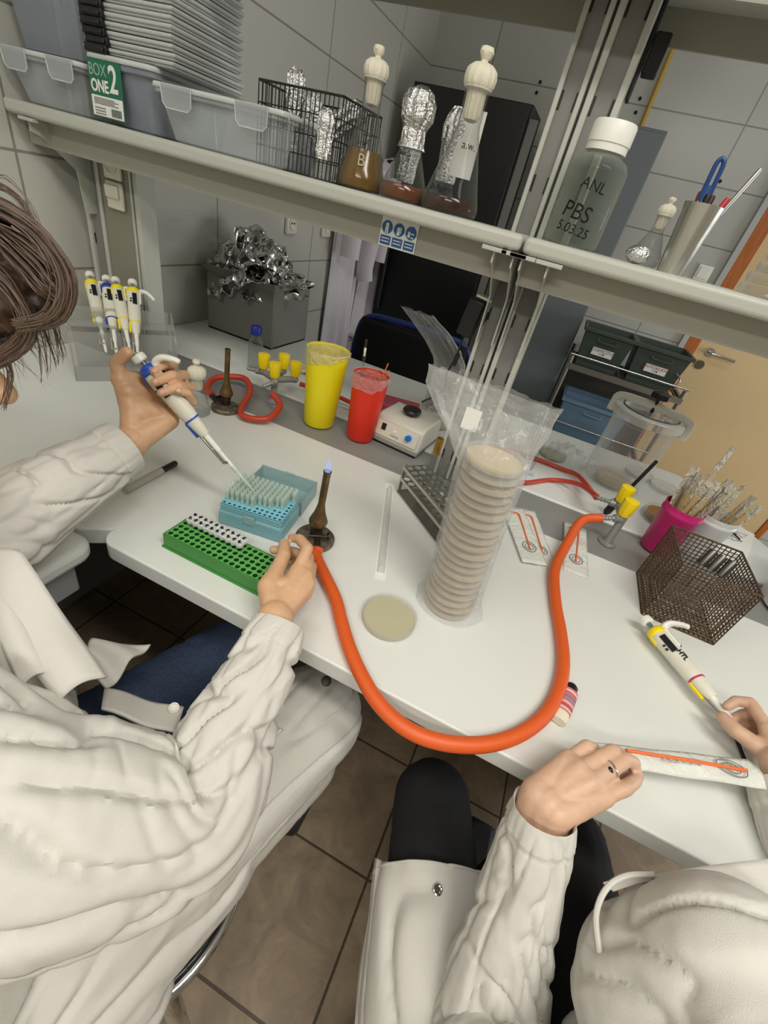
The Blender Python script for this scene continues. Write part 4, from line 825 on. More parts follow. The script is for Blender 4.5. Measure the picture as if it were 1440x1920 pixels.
for k, lb in enumerate(('front left', 'front right', 'middle', 'back left', 'back right', 'right')):
    x = .37 + .10 * r2.random(); y = .80 + .10 * r2.random(); an = r2.uniform(0, 3.1)
    d = Vector((math.cos(an), math.sin(an), .12)); L = min(.075, .075); t = thing('small_test_tube', 'small glass tube lying on the floor of the rusty basket at the ' + lb, 'test tube', mtx=fr(Vector((x, y, BZ + .012 + .004 * k)) - d * L * .5 * .0, d)); t['group'] = 'loose tubes in the rusty basket'
    t.location = Vector((min(max(x, .40), .445), min(max(y, .83), .88), BZ + .014 + .005 * k)) - d * L * .5
    MB().lathe([(.001, 0), (.0045, .003), (.0045, .07), (.005, .072)], 14, cap1=False).build('tube_glass', glass_c, t)
# metal test tube rack with tubes
RA = Vector((-.206, .846, BZ)); D1 = Vector((.754, -.657, 0)); D2 = Vector((.657, .754, 0)); rl, rw = .225, .062
rm = Matrix(((D1.x, D2.x, 0, RA.x), (D1.y, D2.y, 0, RA.y), (0, 0, 1, RA.z), (0, 0, 0, 1)))
t = thing('test_tube_rack', 'metal three tier test tube rack behind the tall dish stack', 'tube rack', mtx=rm)
def holeplate(nx, ny, px, py, x0, y0, r, z, m, th=.0012, W=None, H=None, depth=None, wm=None, n=16):
    """plate of nx*ny cells with round holes; returns (plate MB, well MB)"""
    pl = MB(); wl = MB()
    for i in range(nx):
        for j in range(ny):
            cx, cy = x0 + (i + .5) * px, y0 + (j + .5) * py; ci = []; sq = []
            for k in range(n):
                a = 2 * PI * (k + .5) / n; c_, s_ = math.cos(a), math.sin(a); ci.append((cx + r * c_, cy + r * s_)); mx_ = max(abs(c_), abs(s_)); sq.append((cx + px / 2 * c_ / mx_, cy + py / 2 * s_ / mx_))
            # make exact corners by snapping
            pl.add([(*p, z) for p in sq] + [(*p, z) for p in ci] + [(*p, z - th) for p in ci] + [(*p, z - th) for p in sq], [f_ for k in range(n) for f_ in (((k, (k + 1) % n, n + (k + 1) % n, n + k)), ((n + k, n + (k + 1) % n, 2 * n + (k + 1) % n, 2 * n + k)), ((2 * n + k, 2 * n + (k + 1) % n, 3 * n + (k + 1) % n, 3 * n + k)))])
            co = [(cx + sx * px / 2, cy + sy * py / 2) for sx, sy in ((1, 1), (-1, 1), (-1, -1), (1, -1))]
            for q in range(4):
                k0 = n // 8 + q * n // 4 - 1; pl.add([(*sq[k0 % n], z), (*co[q], z), (*sq[(k0 + 1) % n], z)], [(0, 1, 2)])
            if depth: wl.lathe([(r, 0), (r, 0)], 3) if 0 else wl.add([(x_, y_, z - th) for x_, y_ in ci] + [(x_, y_, z - depth) for x_, y_ in ci], [(k, (k + 1) % n, n + (k + 1) % n, n + k) for k in range(n)] + [tuple(n + k for k in range(n))])
    return pl, wl
for z in (.074, .045):
    pl, _ = holeplate(11, 3, rl / 11, rw / 3, 0, 0, .0078, z, steel, n=16); pl.box(-.001, rl + .001, -.001, .0002, z - .008, z).box(-.001, rl + .001, rw - .0002, rw + .001, z - .008, z); pl.build('rack_tier', steel, t)
MB().box(0, rl, 0, rw, .004, .006).box(0, rl, 0, .001, .0, .006).build('rack_floor', steel, t)
for x in (0, rl): MB().box(x - .001, x + .001, 0, rw, 0, .009).box(x - .001, x + .001, 0, .009, 0, .078).box(x - .001, x + .001, rw - .009, rw, 0, .078).build('rack_end', steel, t, bevel=.0004)
tl = []; tube_cells = [(1, 2), (2, 2), (3, 2), (4, 2), (5, 2), (6, 2), (7, 2), (8, 2), (2, 1), (4, 1), (6, 1), (8, 1)]
tt1 = None
for k, (i, j) in enumerate(tube_cells):
    c = rm @ Vector(((i + .5) * rl / 11, (j + .5) * rw / 3, .007)); lb = 'empty test tube, number %s in the %s row of the metal rack' % (['one', 'two', 'three', 'four', 'five', 'six', 'seven', 'eight'][k if k < 8 else k - 8], 'back' if k < 8 else 'middle')
    if k == 0: lb = 'test tube with a golden cap in the metal rack'
    t = thing('test_tube', lb, 'test tube', c, 0, 'test tubes in the metal rack')
    if tt1 is None and k > 0:
        MB().lathe([(.001, 0), (.005, .002), (.0070, .009), (.0070, .128), (.0080, .130)], 20, cap1=False).build('tube_glass', glass_c, t); tt1 = t
    elif k == 0:
        MB().lathe([(.001, 0), (.005, .002), (.0070, .009), (.0070, .140)], 20, cap1=False).build('tube_glass', glass_c, t); MB().lathe([(.0085, .115), (.0085, .150), (.0078, .153)], 22).build('gold_cap', M('gold cap', (196, 156, 70), .25, 1.), t)
    else:
        c = tt1.children[0].copy(); C.objects.link(c); c.parent = t
# tip box (front left)
A0 = Vector((-.440, .512, BZ)); tr_ = .17
t = thing('tip_box', 'light teal pipette tip box, open, beside the lit burner', 'tip box', A0, tr_); w_, d_, h_ = .126, .088, .048
MB().box(0, w_, 0, d_, 0, .034).build('box_base', teal_c, t, bevel=.006); MB().box(.003, w_ - .003, .003, d_ - .003, .032, .0465).build('box_collar', teal_c, t, bevel=.003)
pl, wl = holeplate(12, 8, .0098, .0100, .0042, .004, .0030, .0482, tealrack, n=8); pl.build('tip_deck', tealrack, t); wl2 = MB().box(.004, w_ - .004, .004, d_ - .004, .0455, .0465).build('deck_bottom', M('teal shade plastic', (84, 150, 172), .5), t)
MB().box(w_ * .42, w_ * .58, -.003, 0, .024, .040).build('front_latch', teal_l, t, bevel=.001)
lid = MB(); L0, L1 = d_ + .006, d_ + .006 + .086
lid.box(0, w_, L0, L1, -.0, .002).box(0, w_, L1 - .002, L1, .0, .036).box(0, .002, L0, L1, 0, .034).box(w_ - .002, w_, L0, L1, 0, .034).box(0, w_, L0, L0 + .002, 0, .034); q = lid.build('open_lid', teal_l, t, bevel=.001)
MB().box(w_ * .42, w_ * .58, L1, L1 + .003, .026, .040).build('lid_latch', white_tr, q, bevel=.001)
tipm = MB().lathe([(.0012, -.012), (.0026, .0), (.0032, .014), (.0036, .0145), (.0036, .024)], 10, cap1=False); tip_me = None
rn_ = ['front', 'second', 'third', 'fourth', 'fifth', 'sixth', 'seventh', 'back']; cn_ = ['leftmost', 'second', 'third', 'fourth', 'fifth', 'sixth', 'seventh', 'eighth', 'ninth', 'tenth', 'eleventh', 'rightmost']
RM = Matrix.Translation(A0) @ Matrix.Rotation(tr_, 4, 'Z')
for j in range(8):
    for i in range(12):
        if j == 0 or (j == 1 and i > 5) or (j == 2 and i > 8) or (j < 6 and i > 10): continue
        p = RM @ Vector((.0042 + (i + .5) * .0098, .004 + (j + .5) * .0100, .0485)); lb = 'clear pipette tip, %s in the %s row of the teal tip box' % (cn_[i], rn_[j])
        if tip_me is None: o = tipm.build('pipette_tip', tip_c); tip_me = o.data
        else: o = bpy.data.objects.new('pipette_tip', tip_me); C.objects.link(o)
        o.location = p; tag(o, lb, 'pipette tip', 'pipette tips in the teal box')
# green tube rack
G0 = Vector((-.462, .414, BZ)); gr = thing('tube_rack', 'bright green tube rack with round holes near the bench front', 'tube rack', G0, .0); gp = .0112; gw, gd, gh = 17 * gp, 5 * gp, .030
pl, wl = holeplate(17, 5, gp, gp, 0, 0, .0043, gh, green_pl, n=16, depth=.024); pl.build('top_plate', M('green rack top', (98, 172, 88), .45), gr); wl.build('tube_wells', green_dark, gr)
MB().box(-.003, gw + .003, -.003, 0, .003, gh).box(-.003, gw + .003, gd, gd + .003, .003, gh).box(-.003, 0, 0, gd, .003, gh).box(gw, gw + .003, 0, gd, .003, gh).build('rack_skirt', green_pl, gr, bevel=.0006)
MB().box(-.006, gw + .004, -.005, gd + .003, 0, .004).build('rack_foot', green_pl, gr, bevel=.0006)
tubm = None; mk = ['7', '8', '4', '2', '9', 'x', '3', '6', '5', '1']
for j in (3, 4):
    for i in range(1, 11):
        p = G0 + Vector(((i + .5) * gp, (j + .5) * gp, gh - .022)); t = thing('microtube', 'capped microtube, %s from left in the %s tube row of the green rack' % (cn_[i - 1], 'front' if j == 3 else 'back'), 'microtube', p, .6 * math.sin(i * 3.7 + j), 'microtubes in the green rack')
        if tubm is None:
            MB().lathe([(.0008, -.002), (.0022, 0), (.0040, .012), (.0042, .030)], 16, cap1=False).build('tube_body', petri_c, t)
            MB().lathe([(.0046, .029), (.0064, .030), (.0072, .033), (.0074, .037), (.0056, .0385), (.0050, .0372)], 18).box(-.002, .002, .005, .0092, .030, .032).build('cap', clear('tube cap plastic', (244, 246, 246), .42, .9, .15), t); tubm = t
        else:
            for ch in list(tubm.children)[:2]: c = ch.copy(); C.objects.link(c); c.parent = t
        textmesh('ink_mark', mk[i % 10] + ('.' if j == 3 else ''), .0085, ink, t, Matrix.Translation((0, 0, .0390)), bold=.0003, extr=.0001)
# pipette in paper sleeve
p0, p1 = hz(712, 1086, BZ), hz(731, 908, BZ); L = (p1 - p0).length
t = thing('wrapped_pipette', 'long white paper wrapped pipette lying left of the tall dish stack', 'pipette package', p0, rz2(p1 - p0))
MB().box(0, L, -.011, .011, 0, .0015).build('paper_back', paper_m, t, bevel=.0005); MB().tube([(.015, 0, .005), (L - .03, 0, .005), (L - .012, 0, .004)], [.0055, .0055, .002], 12, ex=1.2).build('blister', clear('blister film', (235, 238, 232), .35, .85, .15), t)
q = MB()
for k in range(30): q.box(.03 + k * .008, .0308 + k * .008 + (.0004 if k % 5 else .001), -.0035, .0035, .0088, .0092)
q.build('scale_marks', ink_grey, t)
# petri dish in front
p = hz(728, 1162, BZ); petri(p.x, p.y, BZ, 'single agar dish lying alone in the middle of the front bench', ag=M('olive beige agar', (190, 184, 148), .35), r=.046)
# wrapped L spreaders
orange_pl = M('orange spreader plastic', (236, 116, 60), .35); packw = clear('white packet film', (232, 234, 226), .80, .95, .3, wrinkle=.35, wscale=30)
def spreader(c4, label, zz, group='wrapped spreaders beyond the hose'):
    P = [hz(x, y, BZ) for x, y in c4]; o = P[3]; ux = (P[2] - P[3]); uy = (P[0] - P[3]); w, l = ux.length, uy.length
    t = thing('wrapped_spreader', label, 'packet', o + Vector((0, 0, zz)), rz2(ux), group)
    rows = [[(w * i / 10, l * j / 16, .0012 + .0022 * math.sin(PI * i / 10) * math.sin(PI * j / 16) + .0008 * noise.noise(Vector((i, j, zz * 900)))) for i in range(11)] for j in range(17)]
    MB().grid(rows).build('packet_film', packw, t, solid=.0008)
    MB().tube(cat([(w * .48, l * .20, .0055), (w * .62, l * .78, .0055), (w * .62, l * .82, .0055)], 3) + cat([(w * .55, l * .85, .0055), (w * .18, l * .86, .0055)], 3), .0016, 8).build('orange_spreader', orange_pl, t)
    MB().tube([(w * .5 + w * .26 * math.cos(a_), l * .25 + w * .30 * math.sin(a_), .0048) for a_ in [2 * PI * k / 24 for k in range(24)]], .0008, 5, closed=True).tube([(w * .5 + w * .16 * math.cos(a_), l * .25 + w * .19 * math.sin(a_), .0048) for a_ in [2 * PI * k / 24 for k in range(24)]], .0006, 5, closed=True).build('packet_print', ink_grey, t)
spreader([(993, 958), (1037, 964), (1046, 1070), (1006, 1062)], 'middle wrapped orange spreader, partly under the left one', .0, )
spreader([(978, 961), (1022, 966), (1025, 1066), (977, 1058)], 'leftmost wrapped orange L spreader packet', .006)
spreader([(1065, 980), (1105, 990), (1103, 1087), (1055, 1068)], 'rightmost wrapped orange spreader packet under the hose bend', .0)
# decorated lighter
p0, p1 = hz(1047, 1352, BZ + .009), hz(1072, 1288, BZ + .009); t = thing('lighter', 'pink and blue striped small lighter lying beside the orange hose', 'lighter', mtx=frx(p0, p1 - p0, Vector((1, .3, 0)))); L = (p1 - p0).length
MB().lathe([(.0085, 0), (.0092, .002), (.0092, L * .22), (.0092, L * .24)], 24, ex=1.25, ey=.85).build('clear_base', M('cream base', (226, 220, 196), .3), t)
MB().lathe([(.0098, L * .23), (.0098, L * .85)], 24, ex=1.25, ey=.85).build('yarn_wrap', M('red pink stripes', (206, 120, 122), .7), t)
for k, c in enumerate(((230, 200, 196), (186, 60, 70), (226, 190, 190), (120, 140, 160), (110, 120, 150), (200, 100, 110), (234, 214, 206))): z0 = L * (.27 + k * .08); MB().lathe([(.0100, z0), (.0101, z0 + .0015), (.0100, z0 + .003)], 24, ex=1.25, ey=.85, cap0=False, cap1=False).build('stripe', M('stripe %d' % k, c, .7), t)
MB().lathe([(.0088, L * .85), (.0088, L * 1.0), (.006, L * 1.06)], 20, ex=1.1, ey=.8).build('lighter_head', black_m, t)
# marker under the left sleeve
p0, p1 = hz(262, 872, BZ + .012), hz(330, 868, BZ + .008); p0 = hz(285, 892, BZ + .008)
t = thing('marker_pen', 'marker with grey body and black cap lying under the left sleeve', 'marker', mtx=fr(hz(225, 905, BZ + .008) * .0 + p1, p0 - p1))
MB().lathe([(.005, 0), (.0062, .003), (.0062, .040), (.0066, .041)], 20, wob=lambda a, z: .0003 * math.sin(a * 12)).build('pen_cap', black_pl, t); MB().lathe([(.0075, .040), (.008, .055), (.0078, .13)], 20).build('pen_barrel', M('grey pen barrel solid', (176, 172, 160), .4), t)
# pipettes
def pipette(mtx, acc, label, tip=True, group=None, band=None, adj=0., shaft=steel):
    t = thing('micropipette', label, 'pipette', mtx=mtx, group=group); A = M('pipette accent %d %d %d' % acc, acc, .3)
    MB().lathe([(.0030, 0), (.0036, .012), (.0036, .045), (.0048, .046), (.0056, .085)], 20).build('nozzle', white_pl, t)
    MB().box(-.0105, -.0065, -.003, .003, .022, .088).box(-.0065, .001, -.004, .004, .020, .026).box(-.0095, -.005, -.0035, .0035, .05, .056).build('ejector_arm', shaft, t, bevel=.0012)
    MB().lathe([(.0075, .080), (.0095, .088), (.0115, .112)], 28, ex=1.05).build('lower_collar', cream_pl, t)
    MB().lathe([(.0122, .111), (.0124, .1125), (.0122, .114)], 28, ex=1.1).build('accent_ring', M('pipette band %d' % (band or acc)[0], band or acc, .3), t)
    pr = [(.0120, .113), (.0128, .118)] + [(.0132 + .0003 * math.sin(k * PI), .122 + k * .0035) for k in range(0)]
    for k in range(13): pr.append((.0134 + .0004 * (k % 2) + .0010 * k / 12, .122 + k * .0052))
    pr += [(.0146, .190), (.0140, .200), (.0125, .203)]
    MB().lathe(pr, 32, ex=1.08, ey=.95).build('grip_body', cream_pl, t)
    MB().lathe([(.0120, .199), (.0158, .201), (.0162, .207), (.0150, .211), (.0120, .213), (.009, .215)], 30).box(-.0165, -.008, -.007, .007, .186, .202).build('accent_cap', A, t, bevel=.0012)
    MB().box(-.0150, -.0105, -.0045, .0045, .083, .112).build('ejector_joint', A, t, bevel=.0015)
    MB().tube(cat([(.008, 0, .203), (.020, 0, .211), (.032, 0, .209), (.044, 0, .198), (.049, 0, .190)], 5), [.006, .006, .006, .006, .0058, .0058, .0056, .0056, .0055, .0055, .0052, .0052, .005, .005, .0048, .0046, .0045, .0044, .0042, .0038, .003], 14, ex=1.3).box(.005, .017, -.008, .008, .168, .206).build('finger_hook', white_pl, t, bevel=.001)
    MB().box(-.004, .0065, -.0152, -.0125, .160, .193).build('volume_window', black_pl, t, bevel=.001); MB().box(.0145, .0182, -.0045, .0045, .168, .199).build('side_window', black_pl, t, bevel=.0008)
    MB().cyl((0, 0, .212), (0, 0, .228 - adj), .0042).build('plunger_rod', M('plunger grey blue', (120, 132, 156), .3, .5), t)
    MB().lathe([(.0085, .227 - adj), (.0108, .229 - adj), (.0112, .235 - adj), (.0100, .239 - adj), (.004, .240 - adj)], 28).build('plunger_button', white_pl, t)
    q = MB()
    for k in range(3): q.box(-.011 + .0, -.0105, -.0145 + 0, -.0135, .170 + k * .006, .173 + k * .006)
    MB().box(-.0100, -.0060, -.0146, -.0128, .166, .170).box(-.0095, -.0055, -.0146, -.0128, .174, .177).build('small_print', ink, t)
    if tip: MB().lathe([(.0006, -.066), (.0020, -.035), (.0040, .004), (.0044, .012)], 16, cap1=False).build('fitted_tip', tip_c, t)
    return t
TL = Vector((-.385, .563, .955)); BL = Vector((-.584, .503, 1.171)); DL = (BL - TL).normalized()
pipette(frx(TL + DL * .066, DL, R0 * .8 - R1 * .55 - R2 * .3), (44, 84, 190), 'blue and white micropipette held in the left hand over the tip box', adj=.006)
B2 = hz(1210, 1162, BZ + .028); E2 = hz(1345, 1320, BZ + .030); D_ = (B2 - E2).normalized()
q = pipette(frx(B2 - D_ * .236, D_, R0 * .8 - R1 * .6), (248, 220, 20), 'yellow and white micropipette held at the right edge of the bench', False, band=(190, 60, 110), shaft=chrome)
mt = q.matrix_world.copy()
textmesh('brand_text', 'HTL', .011, ink, q, Matrix.Translation((.0062, -.0128, .150)) @ Matrix.Rotation(PI / 2, 4, 'X') @ Matrix.Rotation(-PI / 2, 4, 'Z'), bold=.0002, extr=.001)
MB().lathe([(.0028, -.10), (.0036, -.06), (.0040, .01)], 16).build('metal_shaft', chrome, q)
# holder with four pipettes
HA = Vector((-1.082, .742, BZ)); HB = Vector((-.936, .944, BZ)); dd = (HB - HA).normalized(); HL = (HB - HA).length; hm = Matrix(((dd.x, -dd.y, 0, HA.x), (dd.y, dd.x, 0, HA.y), (0, 0, 1, HA.z), (0, 0, 0, 1)))
t = thing('pipette_holder', 'clear acrylic stand holding four pipettes at the left wall', 'pipette stand', mtx=hm)
q = MB()
def slab(y0, y1, z0, z1, x0=0, x1=HL): q.add([(x0, y0, z0), (x1, y0, z0), (x1, y1, z1), (x0, y1, z1), (x0, y0 + .003, z0), (x1, y0 + .003, z0), (x1, y1 + .003, z1), (x0, y1 + .003, z1)], [(0, 1, 2, 3), (7, 6, 5, 4), (0, 4, 5, 1), (3, 2, 6, 7), (0, 3, 7, 4), (1, 5, 6, 2)])
slab(0, .035, 0, .115); q.build('front_panel', acryl, t)
q = MB(); slab(.10, .075, 0, .165, .01, HL - .01); q.build('back_panel', acryl, t)
q = MB(); q.box(0, HL, .036, .085, .128, .131); q.build('top_shelf', acryl, t)
for x in (.0, HL - .003): MB().prism([(0, 0), (.10, 0), (.075, .165), (.036, .12)], 0, .003).build('side_panel', acryl, t).matrix_local = Matrix(((0, 0, 1, x), (1, 0, 0, 0), (0, 1, 0, 0), (0, 0, 0, 1)))
for (tx, ty, bx, by, acc, lb) in ((168, 513, 207, 697, (248, 224, 20), 'leftmost yellow capped pipette in the acrylic stand'), (199, 520, 226, 712, (30, 60, 160), 'blue capped pipette in the acrylic stand'), (216, 523, 253, 700, (248, 224, 20), 'yellow capped pipette standing right next to the blue one in the acrylic stand'), (248, 527, 262, 708, (248, 224, 20), 'rightmost yellow capped pipette in the acrylic stand')):
    B_ = at(tx, ty, 1.17); E_ = at(bx, by, 1.12); D_ = (B_ - E_).normalized(); pipette(frx(B_ - D_ * .239, D_, R0 * .8 + R2 * .5), acc, lb, False, 'pipettes in the acrylic stand')
# thin black rod near the right hand
p0, p1 = hz(1378, 1378, BZ + .006), hz(1446, 1548, BZ + .006); t = thing('black_pen', 'slim black pen lying under the wrapped swab packet', 'pen', mtx=fr(p1, p0 - p1)); L = (p1 - p0).length; MB().lathe([(.0015, 0), (.0032, .006), (.0032, L - .02), (.0028, L)], 14).build('barrel', black_pl, t)
# ================================================================ PEOPLE
skin = M('skin', (210, 168, 132), .48, sss=.12, bump=.25, bscale=420, var=.07, vscale=28)
skin2 = M('pinker skin', (208, 170, 144), .48, sss=.12, bump=.25, bscale=420, var=.07, vscale=28)
nail_m = M('fingernail', (228, 178, 154), .25)
coat_m = M('white cotton coat', (207, 204, 197), .82, bump=.35, bscale=900, var=.02, vscale=5)
jeans = M('blue denim', (52, 66, 92), .85, bump=.6, bscale=600, var=.3, vscale=260)
blacktr = M('black trousers', (14, 14, 17), .85, bump=.3, bscale=500)
def capsule(b, p0, r0, p1, r1, n=18):
    p0, p1 = Vector(p0), Vector(p1); L = (p1 - p0).length
    if L < 1e-5: b.ball(p0, r0, n); return
    pr = [(max(1e-4, r0 * math.sin(a)), -r0 * math.cos(a)) for a in [PI / 2 * k / 6 for k in range(7)]] + [(max(1e-4, r1 * math.cos(a)), L + r1 * math.sin(a)) for a in [PI / 2 * k / 6 for k in range(7)]]
    o = b.m; b.m = fr(p0, p1 - p0); b.lathe(pr, n); b.m = o
def remesh(name, caps, vox, mt, parent, smooth=6, disp=None, extra=None):
    b = MB()
    for c in caps:
        if len(c) == 3: b.ball(c[0], c[1], 20, c[2])
        else: capsule(b, *c)
    if extra: extra(b)
    o = b.build('tmp', mt); md = o.modifiers.new('r', 'REMESH'); md.mode = 'VOXEL'; md.voxel_size = vox; md.adaptivity = 0
    if smooth: s = o.modifiers.new('s', 'SMOOTH'); s.iterations = smooth; s.factor = .5
    dg = bpy.context.evaluated_depsgraph_get(); dg.update(); me = bpy.data.meshes.new_from_object(o.evaluated_get(dg)); bpy.data.objects.remove(o)
    me.name = name; me.shade_smooth()
    if disp:
        nr = [v.normal.copy() for v in me.vertices]
        for v, n_ in zip(me.vertices, nr): v.co += n_ * disp(v.co)
        me.update()
    me.materials.clear(); me.materials.append(mt); q = bpy.data.objects.new(name, me); C.objects.link(q)
    if parent: q.parent = parent
    return q
def ridge(x): return 1 - 2 * abs(x)
def foldf(dirv, f_across, f_along, amp, seed, amp2=0.):
    """cloth folds running along dirv"""
    d = Vector(dirv).normalized(); u = d.orthogonal().normalized(); w = d.cross(u)
    def f(p):
        q = Vector((p.dot(u) * f_across, p.dot(w) * f_across, p.dot(d) * f_along + seed)); wv = noise.noise(q * .5 + Vector((9, 2, seed))) * .8
        h = noise.noise(q + Vector((wv, -wv, 0))); h = min(1, abs(h) * 5.5) ** .7 - .6
        return amp * h + (amp2 * noise.noise(p * 55 + Vector((seed, 0, 0))) if amp2 else 0)
    return f
def sleeve(name, pts, rads, mt, parent, n=110, nr=190, seed=0., amp=.008, lon=.5, cuff=True, long_t=(0, 1), ell=1.):
    P = cat(pts, max(2, nr // (len(pts) - 1))); N = len(P)
    rr = []
    for i in range(N):
        u = i / (N - 1) * (len(rads) - 1); k = min(int(u), len(rads) - 2); rr.append(rads[k] + (rads[k + 1] - rads[k]) * (u - k))
    t0 = (P[1] - P[0]).normalized(); x = Vector((0, 0, 1)).cross(t0).normalized(); rows = []; fin = []
    arc_ = 0
    for i in range(N):
        t = (P[min(i + 1, N - 1)] - P[max(i - 1, 0)]).normalized(); x = (x - t * x.dot(t)).normalized(); y = t.cross(x); row = []
        if i: arc_ += (P[i] - P[i - 1]).length
        u = i / (N - 1); env = min(1, arc_ / .05) if cuff else 1; env = .12 + .88 * env
        for k in range(n):
            a = 2 * PI * k / n; ca, sa = math.cos(a), math.sin(a)
            ql = Vector((ca * 2.3, sa * 2.3, arc_ * 5 + seed)); qt = Vector((ca * .9 + seed, sa * .9, arc_ * 21 + 1.2 * math.sin(a + seed)))
            hl = min(1, abs(noise.noise(ql)) * 5) ** .75 - .6; ht = min(1, abs(noise.noise(qt)) * 5) ** .75 - .6; fine = noise.noise(Vector((ca * 7, sa * 7, arc_ * 60 + seed)))
            lm = lon if not callable(lon) else lon(u)
            d = amp * env * (lm * hl * 1.2 + (1 - lm) * ht + .07 * fine)
            if cuff and arc_ < .030: d += .0016
            if cuff and abs(arc_ - .030) < .002: d -= .001
            row.append(P[i] + (x * ca * ell + y * sa) * (rr[i] + d))
        rows.append(row)
    if cuff:  # turned-in hem
        c0 = P[0]; rows.insert(0, [c0 + (p - c0) * .955 + (P[1] - P[0]).normalized() * .002 for p in rows[0]]); rows.insert(0, [c0 + (p - c0) * .98 + (P[1] - P[0]).normalized() * .03 for p in rows[0]])
    return MB().grid(rows, True).build(name, mt, parent, ang=60)
def hand(W, mc, fingers, thumb, wr=.026, fr_=.0088):
    """capsules for one hand; W wrist, mc four knuckles (index..little), fingers lists of joints, thumb joints"""
    c = []
    for k, m in enumerate(mc): c.append((W, wr * .62, m, .0118 if k < 3 else .0105))
    for a, b_ in zip(mc, mc[1:]): c.append((a, .0112, b_, .0108))
    for k in range(3):
        m = (mc[k] + mc[k + 1]) / 2; c.append((W, wr * .6, m, .0112))
    for k, f in enumerate(fingers):
        r = fr_ * (1, 1.03, .98, .86)[k]; J = [mc[k]] + list(f)
        for i in range(len(J) - 1): c.append((J[i], r * (1.12, 1.02, .92)[min(i, 2)], J[i + 1], r * (1.02, .93, .80)[min(i, 2)]))
    T = list(thumb)
    c.append((W, wr * .6, T[0], .0175)); c.append((T[0], .0175, T[1], .0125)); c.append((T[0], .015, mc[0].lerp(W, .35), .014))
    for i in range(1, len(T) - 1): c.append((T[i], .0122 - .0012 * (i - 1), T[i + 1], .0108 - .0014 * (i - 1)))
    return c
def nail(parent, p, d, nrm, w=.0062, l=.0095, m=None):
    """small curved nail at p; d towards the tip, nrm outwards"""
    z = Vector(nrm).normalized(); y = Vector(d); y = (y - z * y.dot(z)).normalized(); x = y.cross(z); rows = []
    for j in range(7):
        v = j / 6 - .5; row = []
        for i in range(7):
            u = i / 6 - .5; ww = w * (1 - .35 * abs(v * 2) ** 3); row.append(Vector(p) + x * (u * ww * 2 * .5 * 2) + y * (v * l) + z * (-.0035 * (u * 2) ** 2 * 1. - .0006 * (v * 2) ** 2))
        rows.append(row)
    return MB().grid(rows).build('fingernail', m or nail_m, parent, solid=.0004)
# ---------------------------------------------------------------- person on the left
PLt = thing('person', 'person in white lab coat and blue jeans holding a blue pipette over the tips', 'person', (0, 0, 0))
wl = at(248, 828, .712); el = at(-60, 1040, .57)
mcL = [at(284, 692, .742), at(300, 712, .752), at(312, 735, .757), at(322, 762, .755)]
fL = [[at(322, 684, .735), at(307, 683, .700), at(289, 697, .683)], [at(346, 704, .740), at(322, 704, .698), at(290, 717, .680)], [at(357, 726, .742), at(334, 724, .702), at(302, 737, .684)], [at(362, 755, .738), at(352, 737, .712), at(333, 733, .697)]]
thL = [at(247, 768, .708), at(226, 712, .694), at(219, 680, .685), at(238, 661, .676)]
cL = hand(wl, mcL, fL, thL, wr=.029, fr_=.0085); cL += [(thL[1], .0145, at(258, 712, .712), .0135), (at(240, 735, .700), .0165, at(285, 735, .735), .0150), (thL[0], .018, mcL[0], .013), (at(262, 775, .715), .018, at(300, 755, .745), .016), (wl, .024, at(318, 788, .742), .0155), (at(318, 788, .742), .0155, mcL[3], .012), (at(300, 775, .735), .017, at(262, 765, .715), .018), (wl, .026, wl.lerp(el, .35), .029), (wl.lerp(el, .35), .029, el, .040)]
wr_ = hz(516, 1158, .952); er = Vector((-.148, .141, .84))
mcR = [hz(559, 1068, .972), hz(573, 1080, .970), hz(577, 1095, .963), hz(573, 1112, .953)]
fR = [[hz(577, 1028, .988), hz(563, 1011, .982), hz(547, 1008, .968)], [hz(578, 1045, .968), hz(548, 1034, .948), hz(513, 1031, .944)], [hz(584, 1062, .955), hz(562, 1050, .930), hz(540, 1052, .925)], [hz(582, 1084, .945), hz(566, 1078, .925), hz(552, 1080, .922)]]
thR = [hz(505, 1100, .962), hz(519, 1070, .966), hz(532, 1043, .970), hz(533, 1020, .966)]
cR = hand(wr_, mcR, fR, thR, wr=.028); cR += [(wr_, .025, wr_.lerp(er, .4), .029), (wr_.lerp(er, .4), .029, er, .040)]
shL, shR = Vector((-.66, .10, 1.08)), Vector((-.375, .015, .965)); neck = Vector((-.54, .10, 1.10)); hd = at(-160, 545, .50); ns_ = at(8, 738, .53)
lk = (ns_ - hd).normalized(); upv = Vector((.25, .75, .3)); upv = (upv - lk * upv.dot(lk)).normalized(); sd = lk.cross(upv)
cB = [(el, .042, shL, .055), (er, .042, shR, .055), (shL, .06, neck, .07), (shR, .06, neck, .07), (neck, .055, hd - lk * .02, .055), (hd, .088, (.9, 1., 1.1)), (hd + lk * .04 - upv * .045, .062, hd + lk * .045 - upv * .07, .045),
      (hd + lk * .085, .013, ns_, .0135), (ns_ - lk * .012 - upv * .03, .016, ns_ - lk * .022 - upv * .045, .02), (hd + lk * .07 - upv * .08, .03, hd + lk * .05 - upv * .085, .03),
      (hd + sd * .085, .012, hd + sd * .09 - upv * .03, .012), (hd - sd * .085, .012, hd - sd * .09 - upv * .03, .012), (neck, .09, Vector((-.47, .03, .85)), .12), (Vector((-.47, .03, .85)), .12, Vector((-.38, -.05, .64)), .13)]
def creases(p): return .0004 * noise.noise(p * 140)
bodyL = remesh('body', cL + cR + cB, .0021, skin, PLt, 4, creases)
